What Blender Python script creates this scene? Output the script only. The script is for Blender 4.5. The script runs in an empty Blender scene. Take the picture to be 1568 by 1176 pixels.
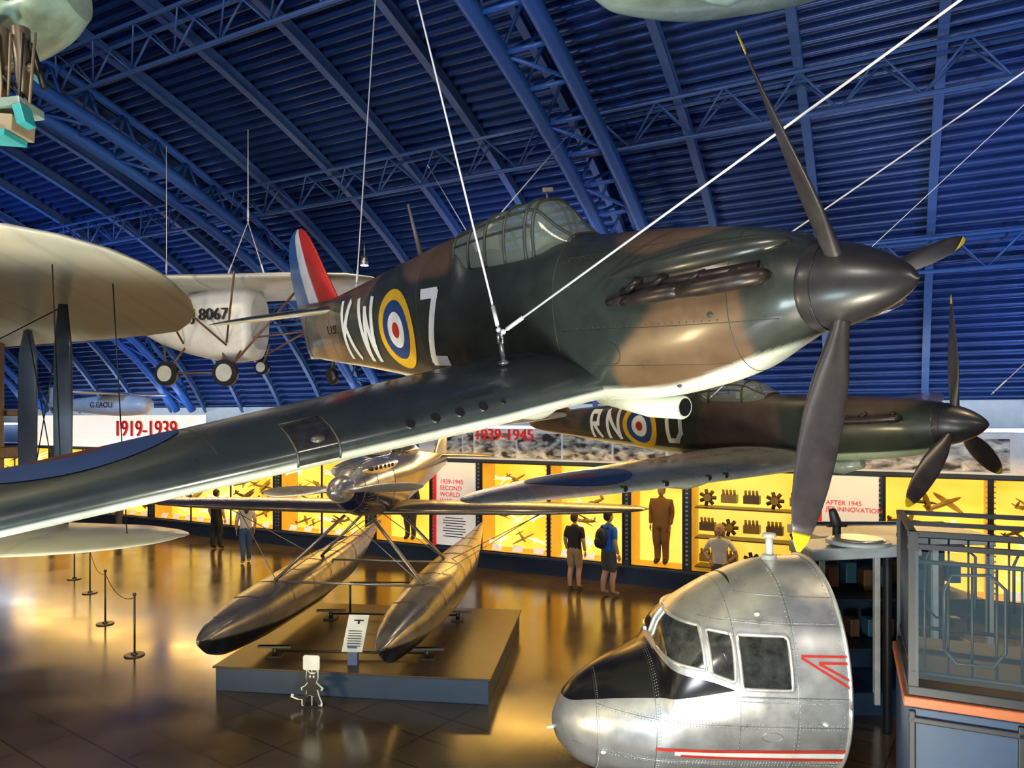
import bpy, bmesh, math, random
import numpy as np
from mathutils import Vector, Matrix
random.seed(7)
H = 3.9
sc = bpy.context.scene
COL = sc.collection
R3 = lambda deg: math.radians(deg)

# ------------------------------------------------------------------ materials
def mat(name, color=(.8,.8,.8), rough=.5, metal=0.0, attr=False, dirt=.2, dscale=5, bump=0.0, bscale=40,
        emis=None, estr=0.0, alpha=1.0, panel=None, coat=0.0, spec=None, rvar=0.0):
    m = bpy.data.materials.new(name); m.use_nodes = True
    nt = m.node_tree; N = nt.nodes; L = nt.links
    b = N['Principled BSDF']
    b.inputs['Roughness'].default_value = rough
    b.inputs['Metallic'].default_value = metal
    if coat: b.inputs['Coat Weight'].default_value = coat; b.inputs['Coat Roughness'].default_value = .15
    if spec is not None: b.inputs['Specular IOR Level'].default_value = spec
    tc = N.new('ShaderNodeTexCoord')
    if attr:
        a = N.new('ShaderNodeAttribute'); a.attribute_name = 'Col'; src = a.outputs['Color']
    else:
        r = N.new('ShaderNodeRGB'); r.outputs[0].default_value = (*color, 1); src = r.outputs[0]
    nz = N.new('ShaderNodeTexNoise'); nz.inputs['Scale'].default_value = dscale; nz.inputs['Detail'].default_value = 6
    nz.inputs['Roughness'].default_value = .65
    L.new(tc.outputs['Object'], nz.inputs['Vector'])
    if dirt > 0:
        mr = N.new('ShaderNodeMapRange'); mr.inputs[1].default_value = .3; mr.inputs[2].default_value = .7
        mr.inputs[3].default_value = 1-dirt; mr.inputs[4].default_value = 1+dirt*.5
        L.new(nz.outputs['Fac'], mr.inputs[0])
        mx = N.new('ShaderNodeVectorMath'); mx.operation = 'SCALE'
        L.new(src, mx.inputs[0]); L.new(mr.outputs[0], mx.inputs['Scale']); src = mx.outputs[0]
    L.new(src, b.inputs['Base Color'])
    if rvar > 0:
        mr = N.new('ShaderNodeMapRange'); mr.inputs[1].default_value = .3; mr.inputs[2].default_value = .7
        mr.inputs[3].default_value = max(.02, rough-rvar); mr.inputs[4].default_value = rough+rvar
        L.new(nz.outputs['Fac'], mr.inputs[0]); L.new(mr.outputs[0], b.inputs['Roughness'])
    if bump > 0:
        n2 = N.new('ShaderNodeTexNoise'); n2.inputs['Scale'].default_value = bscale
        L.new(tc.outputs['Object'], n2.inputs['Vector'])
        bp = N.new('ShaderNodeBump'); bp.inputs['Strength'].default_value = bump; bp.inputs['Distance'].default_value = .02
        L.new(n2.outputs['Fac'], bp.inputs['Height']); L.new(bp.outputs[0], b.inputs['Normal'])
    if emis:
        b.inputs['Emission Color'].default_value = (*emis, 1); b.inputs['Emission Strength'].default_value = estr
    if alpha < 1: b.inputs['Alpha'].default_value = alpha
    return m

def photo_mat(name, seed):
    m = bpy.data.materials.new(name); m.use_nodes = True
    nt = m.node_tree; N = nt.nodes; L = nt.links; b = N['Principled BSDF']
    tc = N.new('ShaderNodeTexCoord'); mp = N.new('ShaderNodeMapping'); mp.inputs['Location'].default_value = (seed*3.1, seed, 0)
    mp.inputs['Scale'].default_value=(1.5,1,3)
    L.new(tc.outputs['Object'], mp.inputs[0])
    nz = N.new('ShaderNodeTexNoise'); nz.inputs['Scale'].default_value = 2.2; nz.inputs['Detail'].default_value = 10; nz.inputs['Distortion'].default_value = .5
    L.new(mp.outputs[0], nz.inputs['Vector'])
    cr = N.new('ShaderNodeValToRGB'); cr.color_ramp.elements[0].position = .38; cr.color_ramp.elements[1].position = .66
    cr.color_ramp.elements[0].color = (.02,.02,.025,1); cr.color_ramp.elements[1].color = (.62,.62,.60,1)
    L.new(nz.outputs['Fac'], cr.inputs[0]); L.new(cr.outputs[0], b.inputs['Base Color'])
    b.inputs['Roughness'].default_value = .5
    L.new(cr.outputs[0], b.inputs['Emission Color']); b.inputs['Emission Strength'].default_value = .35
    return m

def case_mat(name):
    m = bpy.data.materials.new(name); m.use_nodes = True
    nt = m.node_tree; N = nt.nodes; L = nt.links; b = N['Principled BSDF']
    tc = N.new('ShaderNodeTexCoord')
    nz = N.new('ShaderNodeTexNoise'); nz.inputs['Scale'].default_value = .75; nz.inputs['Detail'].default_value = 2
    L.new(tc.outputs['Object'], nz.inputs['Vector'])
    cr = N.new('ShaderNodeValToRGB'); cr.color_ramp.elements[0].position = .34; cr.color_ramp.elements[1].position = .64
    cr.color_ramp.elements[0].color = (.88,.46,.02,1); cr.color_ramp.elements[1].color = (1,.72,.12,1)  # uneven lighting inside the cases put into the colour ramp and emission
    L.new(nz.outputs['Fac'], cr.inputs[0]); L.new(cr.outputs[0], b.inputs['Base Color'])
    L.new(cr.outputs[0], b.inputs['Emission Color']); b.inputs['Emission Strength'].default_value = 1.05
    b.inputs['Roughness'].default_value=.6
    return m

# ------------------------------------------------------------------ mesh builder
class MB:
    def __init__(s): s.v=[]; s.f=[]; s.m=[]; s.s=[]; s.c=[]
    def add(s, vs, fs, m=0, smooth=False, col=None):
        b=len(s.v); s.v += [tuple(v) for v in vs]
        if col is None: s.c += [(1,1,1)]*len(vs)
        elif isinstance(col, list): s.c += col
        else: s.c += [col]*len(vs)
        for f in fs: s.f.append([b+i for i in f]); s.m.append(m); s.s.append(smooth)
    def box(s, c, size, m=0, R=None, col=None):
        c=Vector(c); x,y,z=[q/2 for q in size]
        vs=[Vector((i*x,j*y,k*z)) for i in(-1,1) for j in(-1,1) for k in(-1,1)]
        if R is not None: vs=[R@v for v in vs]
        s.add([c+v for v in vs], [(0,1,3,2),(4,6,7,5),(0,4,5,1),(2,3,7,6),(0,2,6,4),(1,5,7,3)], m, False, col)
    def ell(s, c, r, m=0, R=None, n=16, k=10, col=None):
        c=Vector(c); vs=[]; fs=[]
        for i in range(k+1):
            t=math.pi*i/k
            for j in range(n):
                p=2*math.pi*j/n; v=Vector((r[0]*math.sin(t)*math.cos(p), r[1]*math.sin(t)*math.sin(p), r[2]*math.cos(t)))
                vs.append(c+(R@v if R is not None else v))
        for i in range(k):
            for j in range(n): fs.append((i*n+j, (i+1)*n+j, (i+1)*n+(j+1)%n, i*n+(j+1)%n))
        s.add(vs, fs, m, True, col)
    def loft(s, rings, m=0, smooth=True, cap=True, closed=True, col=None):
        n=len(rings[0]); vs=[p for r in rings for p in r]; fs=[]
        for i in range(len(rings)-1):
            for j in range(n if closed else n-1):
                a=i*n+j; b=i*n+(j+1)%n; fs.append((a,b,b+n,a+n))
        s.add(vs, fs, m, smooth, col)
        if cap and closed:
            base=len(s.v)-len(vs)
            s.f.append([base+j for j in range(n)][::-1]); s.m.append(m); s.s.append(False)
            s.f.append([base+(len(rings)-1)*n+j for j in range(n)]); s.m.append(m); s.s.append(False)
    def tube(s, path, r, n=10, m=0, cap=True, flat=1.0, up=None, col=None):
        P=[Vector(p) for p in path]; rs = r if isinstance(r,(list,tuple)) else [r]*len(P)
        rings=[]; ref=None
        for i,p in enumerate(P):
            t=(P[min(i+1,len(P)-1)]-P[max(i-1,0)])
            if t.length<1e-9: t=Vector((0,0,1))
            t.normalize()
            if ref is None:
                ref = Vector(up) if up is not None else (Vector((0,0,1)) if abs(t.z)<.9 else Vector((1,0,0)))
            a=(ref - t*ref.dot(t))
            if a.length<1e-6: a=t.orthogonal()
            a.normalize(); ref=a; b=t.cross(a)
            rings.append([p+a*rs[i]*math.cos(2*math.pi*j/n)+b*rs[i]*flat*math.sin(2*math.pi*j/n) for j in range(n)])
        s.loft(rings, m, True, cap, col=col)
    def cyl(s, p0, p1, r0, r1=None, n=14, m=0, cap=True, flat=1.0, up=None, col=None):
        s.tube([p0,p1],[r0, r0 if r1 is None else r1], n, m, cap, flat, up, col)
    def prism(s, poly, M, d, m=0, side=None):
        n=len(poly); a=[M@Vector((p[0],0,p[1])) for p in poly]; b=[M@Vector((p[0],d,p[1])) for p in poly]
        s.add(a,[tuple(range(n))],m); s.add(b,[tuple(range(n))[::-1]],m)
        vs=a+b; s.add(vs,[(i,i+n,(i+1)%n+n,(i+1)%n) for i in range(n)], m if side is None else side)
    def obj(s, name, mats, parent=None, M=None, bevel=0):
        me=bpy.data.meshes.new(name); me.from_pydata(s.v,[],s.f)
        for mm in (mats if isinstance(mats,(list,tuple)) else [mats]): me.materials.append(mm)
        me.polygons.foreach_set('material_index', s.m); me.polygons.foreach_set('use_smooth', s.s)
        at=me.color_attributes.new('Col','FLOAT_COLOR','POINT')
        at.data.foreach_set('color', [q for c in s.c for q in (c[0],c[1],c[2],1)])
        me.validate(); me.update()
        o=bpy.data.objects.new(name, me); COL.objects.link(o)
        if parent: o.parent=parent
        if M is not None: o.matrix_local=M
        if bevel:
            b=o.modifiers.new('bevel','BEVEL'); b.width=bevel; b.segments=2; b.limit_method='ANGLE'
        return o

def empty(name, M=None):
    e=bpy.data.objects.new(name,None); COL.objects.link(e); e.empty_display_size=.3
    if M is not None: e.matrix_world=M
    return e

def craft_matrix(pos, d, bank):
    d=Vector(d).normalized(); r0=d.cross(Vector((0,0,1))).normalized(); u0=r0.cross(d)
    b=R3(bank); r=r0*math.cos(b)-u0*math.sin(b); u=u0*math.cos(b)+r0*math.sin(b); l=-r
    return Matrix(((d.x,l.x,u.x,pos[0]),(d.y,l.y,u.y,pos[1]),(d.z,l.z,u.z,pos[2]),(0,0,0,1)))

def mono(xs, ys, x):
    xs=np.array(xs,float); ys=np.array(ys,float); h=np.diff(xs); dl=np.diff(ys)/h
    m=np.zeros(len(xs)); m[0]=dl[0]; m[-1]=dl[-1]
    for i in range(1,len(xs)-1):
        m[i]=0 if dl[i-1]*dl[i]<=0 else 2*dl[i-1]*dl[i]/(dl[i-1]+dl[i])
    x=min(max(x,xs[0]),xs[-1]); i=int(min(max(np.searchsorted(xs,x)-1,0),len(h)-1)); t=(x-xs[i])/h[i]
    return float(ys[i]*(2*t**3-3*t**2+1)+h[i]*m[i]*(t**3-2*t**2+t)+ys[i+1]*(-2*t**3+3*t**2)+h[i]*m[i+1]*(t**3-t**2))

class Fus:
    # stations: (s aft, top, bottom, halfwidth, zc, n)
    def __init__(f, st): f.S=[a[0] for a in st]; f.C=[[a[i] for a in st] for i in range(1,6)]; f.cache={}
    def at(f,s):
        k=round(s,4)
        if k not in f.cache: f.cache[k]=[mono(f.S,c,s) for c in f.C]
        return f.cache[k]
    def pt(f,s,th,off=0):
        t,b,w,zc,n=f.at(s); c,q=math.cos(th),math.sin(th); h=(t-zc) if q>=0 else (zc-b)
        return (-s, (w+off)*math.copysign(abs(c)**(2/n),c), zc+(h+off)*math.copysign(abs(q)**(2/n),q))
    def half(f,s,z):
        t,b,w,zc,n=f.at(s); h=(t-zc) if z>=zc else (zc-b); r=abs((z-zc)/h) if h>1e-6 else 1
        return w*(max(0,1-r**n))**(1/n)
    def theta(f,s,z):
        t,b,w,zc,n=f.at(s); h=(t-zc) if z>=zc else (zc-b); r=min(1,abs((z-zc)/h))
        return math.copysign(math.asin(min(1,r**(n/2))), z-zc)
    def mesh(f, mb, ns=120, nt=64, m=0, colf=None, cap=True):
        s0,s1=f.S[0],f.S[-1]; rings=[]; cols=[]
        for i in range(ns+1):
            s=s0+(s1-s0)*i/ns
            rings.append([f.pt(s,2*math.pi*j/nt) for j in range(nt)])
        if colf: cols=[colf(-p[0],p[1],p[2]) for r in rings for p in r]
        mb.loft(rings,m,True,cap,col=cols if colf else None)

def naca(c): return 5*(.2969*math.sqrt(max(c,0))-.126*c-.3516*c*c+.2843*c**3-.1036*c**4)
class Wing:
    # stations (y, sLE, chord, z, t/c)
    def __init__(w, st, side=1, vertical=False, camber=.02):
        w.Y=[a[0] for a in st]; w.C=[[a[i] for a in st] for i in range(1,5)]; w.side=side; w.vert=vertical; w.cam=camber
    def pt(w,y,c,up,off=0):
        sl,ch,z,tc=[float(np.interp(y,w.Y,q)) for q in w.C]
        th=naca(c)*tc*ch; cm=w.cam*4*c*(1-c)*ch; zz=cm+(th+off if up else -th-off)
        if w.vert: return (-(sl+c*ch), z+zz, y)
        return (-(sl+c*ch), w.side*y, z+zz)
    def top(w,x,y,off=.006):
        sl,ch,z,tc=[float(np.interp(abs(y),w.Y,q)) for q in w.C]; c=min(max((-x-sl)/ch,0),1)
        return w.pt(abs(y),c,True,off)
    def mesh(w, mb, ny=60, nc=24, m=0, colf=None, y0=None, y1=None):
        y0=w.Y[0] if y0 is None else y0; y1=w.Y[-1] if y1 is None else y1
        ys=sorted(set([y0+(y1-y0)*i/ny for i in range(ny+1)]+[q for q in w.Y if y0<=q<=y1])); rings=[]; cols=[]
        cs=[.5-.5*math.cos(math.pi*i/nc) for i in range(nc+1)]
        for y in ys:
            r=[w.pt(y,c,True) for c in cs[::-1]]+[w.pt(y,c,False) for c in cs[1:-1]]
            rings.append(r)
            if colf: cols += [colf(-p[0],p[1],p[2],True,c) for p,c in zip(r[:nc+1],cs[::-1])]+[colf(-p[0],p[1],p[2],False,c) for p,c in zip(r[nc+1:],cs[1:-1])]
        mb.loft(rings,m,True,True,col=cols if colf else None)

def blade(mb, phi, R, m=0, mtip=None, cmax=.28, r0=.12, pitch=(62,30), x0=0):
    ph=R3(phi); rh=Vector((0,math.sin(ph),math.cos(ph))); th=Vector((0,-math.cos(ph),math.sin(ph))); ax=Vector((1,0,0))
    rs=[0,.1,.2,.3,.45,.6,.75,.86,.93,.97,1.0]; cf=[.42,.45,.62,.85,1,1,.9,.72,.5,.34,.1]; tf=[1,.95,.55,.36,.24,.17,.12,.1,.09,.09,.08]
    def ring(q):
        r=r0+(R-r0)*q; ch=cmax*float(np.interp(q,rs,cf)); tk=ch*float(np.interp(q,rs,tf)); be=R3(pitch[0]+(pitch[1]-pitch[0])*q)
        cd=th*math.cos(be)+ax*math.sin(be); nd=-th*math.sin(be)+ax*math.cos(be)
        return [rh*r+ax*x0+cd*ch/2*math.cos(a)+nd*tk/2*math.sin(a)*(1-.25*math.cos(a)) for a in [2*math.pi*j/20 for j in range(20)]]
    qt=1-.11/(R-r0)*1.0 if mtip is not None else 1
    mb.loft([ring(q*qt) for q in [i/24 for i in range(25)]],m)
    if mtip is not None: mb.loft([ring(qt+(1-qt)*i/6) for i in range(7)],mtip)

def revolve(mb, prof, m=0, n=40, cap=True, col=None):
    mb.loft([[ (x, r*math.cos(2*math.pi*j/n), r*math.sin(2*math.pi*j/n)) for j in range(n)] for x,r in prof], m, True, cap, col=col)

GLY={'K':[((0,0),(0,1)),((.05,.42),(.9,1)),((.3,.6),(.95,0))],
'W':[((0,1),(.22,0)),((.22,0),(.5,.85)),((.5,.85),(.78,0)),((.78,0),(1,1))],
'Z':[((0,1),(1,1)),((1,1),(0,0)),((0,0),(1,0))],
'R':[((0,0),(0,1)),((0,1),(.8,1)),((.8,1),(.8,.52)),((.8,.52),(0,.52)),((.35,.52),(.9,0))],
'N':[((0,0),(0,1)),((0,1),(1,0)),((1,0),(1,1))],
'D':[((0,0),(0,1)),((0,1),(.6,1)),((.6,1),(1,.72)),((1,.72),(1,.28)),((1,.28),(.6,0)),((.6,0),(0,0))]}
def stroke(mb, a, b, w, proj, m, n=10, off=0):
    a=Vector(a); b=Vector(b); d=(b-a); L=d.length
    if L<1e-6: return
    d/=L; p=Vector((-d.y,d.x)); a=a-d*w*.4; b=b+d*w*.4; vs=[]; fs=[]
    for i in range(n+1):
        for j in range(4):
            q=a.lerp(b,i/n)+p*w*(j/3-.5); vs.append(proj(q.x,q.y,off))
    for i in range(n):
        for j in range(3): k=i*4+j; fs.append((k,k+1,k+5,k+4))
    mb.add(vs,fs,m,True)
def glyph(mb, ch, x, z, w, h, t, proj, m):
    for i,(a,b) in enumerate(GLY[ch]):
        stroke(mb,(x+a[0]*w,z+a[1]*h),(x+b[0]*w,z+b[1]*h),t,proj,m,off=.0012*i)
def rings(mb, cx, cz, radii, proj, mats_, n=48):
    for (r0,r1),m in zip(zip([0]+radii[:-1],radii),mats_):
        k=5; vs=[]; fs=[]
        for i in range(k+1):
            r=r0+(r1-r0)*i/k
            for j in range(n): a=2*math.pi*j/n; vs.append(proj(cx+r*math.cos(a),cz+r*math.sin(a),0))
        for i in range(k):
            for j in range(n): fs.append((i*n+j,i*n+(j+1)%n,(i+1)*n+(j+1)%n,(i+1)*n+j))
        mb.add(vs,fs,m,True)

def text(name, body, size, M, m, parent=None, ext=.004, align='CENTER'):
    cu=bpy.data.curves.new(name,'FONT'); cu.body=body; cu.size=size; cu.extrude=ext; cu.align_x=align; cu.align_y='CENTER'
    o=bpy.data.objects.new(name,cu); COL.objects.link(o); cu.materials.append(m)
    if parent: o.parent=parent
    o.matrix_local=M
    return o

# common materials
GREEN=(.030,.036,.030); BROWN=(.125,.074,.040); SKYC=(.66,.69,.56)
M_PAINT=mat('aircraft_paint',attr=True,rough=.33,dirt=.32,dscale=2.2,bump=.10,bscale=3,coat=.3,rvar=.09)
M_WPAINT=mat('wing_paint',attr=True,rough=.30,dirt=.25,dscale=2.5,bump=.08,bscale=3,coat=.35,rvar=.1)
M_DARK=mat('prop_black',(.026,.024,.026),.36,dirt=.3,dscale=8,coat=.1)
M_BLADE=mat('blade_grey',(.042,.036,.039),.40,dirt=.35,dscale=7)
M_YEL=mat('tip_yellow',(.85,.62,.02),.4)
M_WHITE=mat('letter_white',(.72,.73,.70),.5,dirt=.15)
M_RYEL=mat('roundel_yellow',(.72,.42,.02),.45); M_RBLUE=mat('roundel_blue',(.015,.05,.17),.45); M_RRED=mat('roundel_red',(.45,.03,.02),.45); M_RWHT=mat('roundel_white',(.8,.8,.76),.45)
M_GLASS=mat('canopy_glass',(.36,.42,.33),.06,dirt=0,alpha=.30,spec=.8)
M_EXH=mat('exhaust_metal',(.055,.042,.037),.36,metal=.5,dirt=.5,dscale=9)
M_BLACK=mat('black',(.01,.01,.011),.4)
M_STEEL=mat('steel',(.55,.56,.58),.3,metal=.9)
M_CABLE=mat('cable_white',(.80,.80,.82),.4,dirt=0)
M_FRAME=mat('canopy_frame',(.040,.045,.036),.45)

# ------------------------------------------------------------------ fighters
def fighter(name, MW, F, W, tail, fin, finflash, colf, wcolf, can, spin, blades, R, letters, roundel, extras):
    root=empty(name, MW)
    mb=MB(); F.mesh(mb,300,96,0,colf); mb.obj('fuselage',[M_PAINT],root)
    for sd in(-1,1):
        w=Wing(W,sd); mb=MB(); w.mesh(mb,110,28,0,wcolf); mb.obj('wing_starboard' if sd<0 else 'wing_port',[M_WPAINT],root)
        w=Wing(tail,sd,camber=0); mb=MB(); w.mesh(mb,26,14,0,wcolf); mb.obj('tailplane_starboard' if sd<0 else 'tailplane_port',[M_WPAINT],root)
    w=Wing(fin,1,True,camber=0); mb=MB(); w.mesh(mb,70,44,0,finflash); mb.obj('fin',[M_PAINT],root)
    mb=MB(); xb,xt,r=spin; k=20
    prof=[(xb,0.02),(xb,r*.98)]+[(xb+.012+(xt-xb-.012)*i/k, r*(max(0,1-(i/k)**1.6))**.68) for i in range(k+1)]
    revolve(mb,prof,0)
    mb.tube([(xb+.10,r*.975*math.cos(a),r*.975*math.sin(a)) for a in np.linspace(0,2*math.pi,49)],.004,5)
    mb.obj('spinner',[M_DARK],root)
    mb=MB()
    for p in blades: blade(mb,p,R,0,1,extras['cmax'])
    mb.obj('propeller_blades',[M_BLADE,M_YEL],root)
    cst,frames=can; mb=MB(); na=24
    def arc(s,off=0,k=na):
        bz=mono([c[0] for c in cst],[c[1] for c in cst],s); tz=mono([c[0] for c in cst],[c[2] for c in cst],s); hw=mono([c[0] for c in cst],[c[3] for c in cst],s)
        out=[]
        for i in range(k+1):
            a=math.pi*i/k; c,q=math.cos(a),math.sin(a)
            out.append((-s,(hw+off)*math.copysign(abs(c)**.62,c),bz+(tz-bz+off)*abs(q)**.80))
        return out
    s0,s1=cst[0][0],cst[-1][0]
    mb.loft([arc(s0+(s1-s0)*i/30) for i in range(31)],0,True,False,False)
    mb.obj('canopy_glass',[M_GLASS],root)
    mb=MB()
    for s in frames: mb.tube(arc(s,.004),.016,8)
    for idx in (7,17):
        mb.tube([arc(s0+(s1-s0)*i/30,.003)[idx] for i in range(31)],.014,8)
    for idx in (4,20):
        mb.tube([arc(frames[1]+(frames[-1]-frames[1])*i/20,.003)[idx] for i in range(21)],.012,8)
    mb.obj('canopy_frames',[M_FRAME],root)
    mb=MB()
    mb.box((-(frames[-1]-.15),0,cst[2][1]+.22),(.08,.3,.34),0); mb.box((-(frames[1]+.1),0,cst[2][1]+.12),(.12,.4,.16),0)
    mb.obj('cockpit_seat',[mat('seat_grey',(.30,.31,.25),.6)],root,bevel=.02)
    def proj(x,z,off): s=-x; return (x,-(F.half(s,z)+.006+off),z)
    mb=MB()
    for ch,s,z,w_,h_,t in letters: glyph(mb,ch,-s-w_/2,z-h_/2,w_,h_,t,proj,0)
    rs,rz,rr=roundel; rings(mb,-rs,rz,[rr*.2,rr*.45,rr*.74,rr],proj,[3,2,1,4])
    def projp(x,z,off): s=-x; return (x,(F.half(s,z)+.006+off),z)
    rings(mb,-rs,rz,[rr*.2,rr*.45,rr*.74,rr],projp,[3,2,1,4])
    for sd in(-1,1):
        wg=Wing(W,sd); rings(mb,-extras['wr'][0],extras['wr'][1],[.24,.66],lambda x,y,off,wg=wg: wg.top(x,y),[5,1])
    mb.obj('markings',[M_WHITE,M_RBLUE,M_RWHT,M_RRED,M_RYEL,mat('roundel_dull_red',(.10,.02,.02),.45)],root)
    return root,F

def in_ell(s,z,cs,cz,rs,rz,rot=0):
    a=R3(rot); dx,dz=s-cs,z-cz; x=dx*math.cos(a)+dz*math.sin(a); y=-dx*math.sin(a)+dz*math.cos(a)
    return (x/rs)**2+(y/rz)**2
def mixc(a,b,t): t=min(max(t,0),1); return tuple(a[i]*(1-t)+b[i]*t for i in range(3))
def soft(v,w=.06): return min(max((1-v)/w*.5+.5,0),1)

HB=[(1.15,.72,1.15,.30,4),(1.0,-.62,.95,.66,-38),(4.7,.85,.75,.36,15),(6.3,.62,.55,.32,0),(7.7,-.1,.5,.55,0)]
def hcol(s,y,z):
    wv=.06*math.sin(5*s+3*z)+.04*math.sin(11*z+2*s)
    b=max([soft(in_ell(s+wv,z+wv,*e),.14) for e in HB])
    if s<.62 and z>-.42: b*=min(1,max(0,(s-.50)/.05)) if z<.25 else 1
    c=mixc(GREEN,BROWN,b)
    lo=mono([0,.5,1.4,2,4.5,6,9.2],[-.25,-.40,-.64,-.66,-.66,-.56,-.40],s)
    return mixc(c,SKYC,(lo-z)/.03+.5)
def hwcol(s,y,z,up,c):
    if not up and c>.012: return SKYC
    a=abs(y); b=max(soft(in_ell(a,s,1.9,4.0,.7,.45,20),.1),soft(in_ell(a,s,5.1,2.4,.9,.45,-30),.1))
    return mixc((.034,.043,.044),(.085,.068,.052),b)
def hfin(s,y,z,up,c):
    if z<.42: return hcol(s,y,z)
    if c<.36: return (.50,.03,.025)
    if c<.62: return (.75,.75,.72)
    return (.035,.13,.33)
HF=Fus([(0.16,.28,-.28,.27,0,2),(.3,.34,-.36,.32,0,2),(.6,.43,-.53,.37,-.02,2.1),(1.0,.49,-.66,.41,-.04,2.2),(1.5,.545,-.76,.43,-.05,2.2),(2.0,.58,-.80,.45,-.06,2.2),
 (2.4,.62,-.82,.46,-.05,2.2),(2.6,.60,-.82,.46,-.05,2.2),(3.65,.62,-.82,.46,-.03,2.2),(3.88,.86,-.81,.46,0,2.1),(4.4,.84,-.78,.45,0,2.1),(5,.77,-.73,.42,0,2.1),(6,.65,-.64,.36,.02,2.1),(7,.53,-.56,.28,.03,2.1),(8,.42,-.50,.17,.03,2.1),(8.9,.34,-.42,.06,.0,2),(9.05,.25,-.35,.02,0,2)])
HW=[(0,1.95,2.5,-.62,.20),(.5,1.95,2.5,-.62,.19),(1.35,1.98,2.42,-.63,.19),(4.9,2.12,1.72,-.60,.15),(5.4,2.2,1.42,-.59,.12),(5.75,2.33,1.13,-.58,.11),(5.95,2.48,.84,-.575,.1),(6.08,2.68,.45,-.57,.1),(6.12,2.85,.1,-.57,.1)]
HT=[(0,7.55,1.25,.30,.1),(.3,7.58,1.2,.30,.1),(1.2,7.72,.95,.30,.09),(1.5,7.82,.75,.30,.08),(1.63,7.95,.5,.30,.08),(1.7,8.15,.1,.30,.08)]
HFIN=[(-.45,8.75,.35,0,.1),(-.3,8.7,.5,0,.1),(.35,7.55,1.72,0,.07),(.6,7.72,1.6,0,.07),(.9,7.93,1.42,0,.07),(1.2,8.12,1.16,0,.07),(1.4,8.28,.88,0,.07),(1.5,8.40,.62,0,.07),(1.57,8.55,.25,0,.07)]
HMW=craft_matrix((2.06,4.40,H+.82),(.593,-.80,-.064),12)
hur,_=fighter('hurricane_fighter_plane',HMW,HF,HW,HT,HFIN,hfin,hcol,hwcol,
  ([(2.26,.54,.60,.18),(2.45,.50,.76,.23),(2.66,.46,.965,.275),(2.74,.46,.985,.285),(3.15,.47,.975,.30),(3.55,.49,.93,.31),(3.92,.52,.87,.32)],[2.28,2.66,2.76,3.06,3.36,3.64,3.90]),
  (-.2,.42,.285),(85,205,-35),1.66,
  [('Z',4.30,-.05,.28,.72,.11),('W',6.08,-.03,.46,.74,.10),('K',6.78,-.02,.36,.72,.10)],(5.2,-.05,.47),{'wr':(3.0,4.0),'cmax':.24})
mb=MB()
for sd in(-1,1):
    def sp(s,z,o): return Vector((-s, sd*(HF.half(s,z)+o), z))
    mb.tube([sp(.34,.125,.0),sp(.38,.12,.045),sp(.5,.11,.065),sp(.75,.09,.075),sp(.92,.075,.06),sp(.97,.07,.03)],[.03,.055,.062,.062,.05,.03],16)
    mb.tube([sp(.90,.085,.03),sp(.98,.08,.060),sp(1.15,.07,.067),sp(1.36,.05,.055),sp(1.46,.04,.04)],[.035,.055,.058,.045,.035],16)
    mb.tube([sp(1.25,.06,.03),sp(1.5,.05,.045),sp(1.62,.045,.03)],[.03,.036,.03],12)
    mb.tube([sp(.4,.17,.0),sp(.9,.14,.0),sp(1.5,.10,.0)],[.045,.05,.04],12)
    for a in (.55,.82,1.12,1.35): mb.tube([sp(a-.03,.18,-.03),sp(a,.16,.03),sp(a+.05,.11,.055)],[.03,.034,.03],12)
mb.obj('exhaust_stacks',[M_EXH],hur)
mb=MB()
for sd in(-1,1):
    rg=[]
    for i in range(33):
        t=i/32; s=.28+1.45*t; k=math.sin(math.pi*t**.8)**.55; z0=.28-.09*t
        rg.append([(-s, sd*(HF.half(s,z0)-.06+(.03+.07*k)*math.cos(a)), z0+.03+.10*k*math.sin(a)) for a in [2*math.pi*j/20 for j in range(20)]])
    mb.loft(rg,0,True,True,col=(.042,.042,.034))
mb.obj('exhaust_fairing',[M_PAINT],hur)
mb=MB()
mb.tube([(-1.35,-.02,-.84),(-1.37,-.02,-.84),(-1.7,-.02,-.84),(-2.3,-.02,-.80)],[.085,.095,.10,.05],20,0,col=SKYC)
rg=[]
for s,w_,h_ in((3.05,.30,.2),(3.2,.34,.28),(3.9,.36,.30),(4.4,.30,.2)): rg.append([(-s,w_*math.cos(a),-.78-h_*max(-.2,math.sin(a))) for a in [2*math.pi*j/24 for j in range(24)]])
mb.loft(rg,0,col=SKYC)
mb.obj('air_intake',[M_PAINT],hur)
mb=MB(); mb.cyl((-1.345,-.02,-.84),(-1.352,-.02,-.84),.07)
hw=Wing(HW,-1); hp=Wing(HW,1)
for w_,sd in((hw,-1),(hp,1)):
    for yy in (1.46,1.66,1.86,2.06):
        p=Vector(w_.pt(yy,0.006,True)); d=Vector((.75,0,.5)).normalized(); mb.cyl(p+d*.010,p-d*.08,.036,n=18)
    p=Vector(w_.pt(1.28,0.006,True)); d=Vector((.75,0,.5)).normalized(); mb.cyl(p+d*.008,p-d*.08,.018,n=14)
mb.obj('gun_ports',[M_BLACK],hur)
mb=MB(); cs=[.13,.09,.05,.02,.005,0]
rg=[[Vector(hw.pt(yy,c,True,.006)) for c in cs]+[Vector(hw.pt(yy,c,False,.006)) for c in (.005,.015)] for yy in (2.58,2.66,2.75,2.86)]
mb.loft(rg,0,True,False,False)
mb.obj('landing_lamp_cover',[mat('lamp_glass',(.035,.035,.032),.08,dirt=.5,dscale=12,coat=.5)],hur)
mb=MB()
for yy in (2.58,2.86): mb.tube([hw.pt(yy,c,True,.008) for c in cs]+[hw.pt(yy,c,False,.008) for c in (.005,.015)],.008,6)
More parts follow.
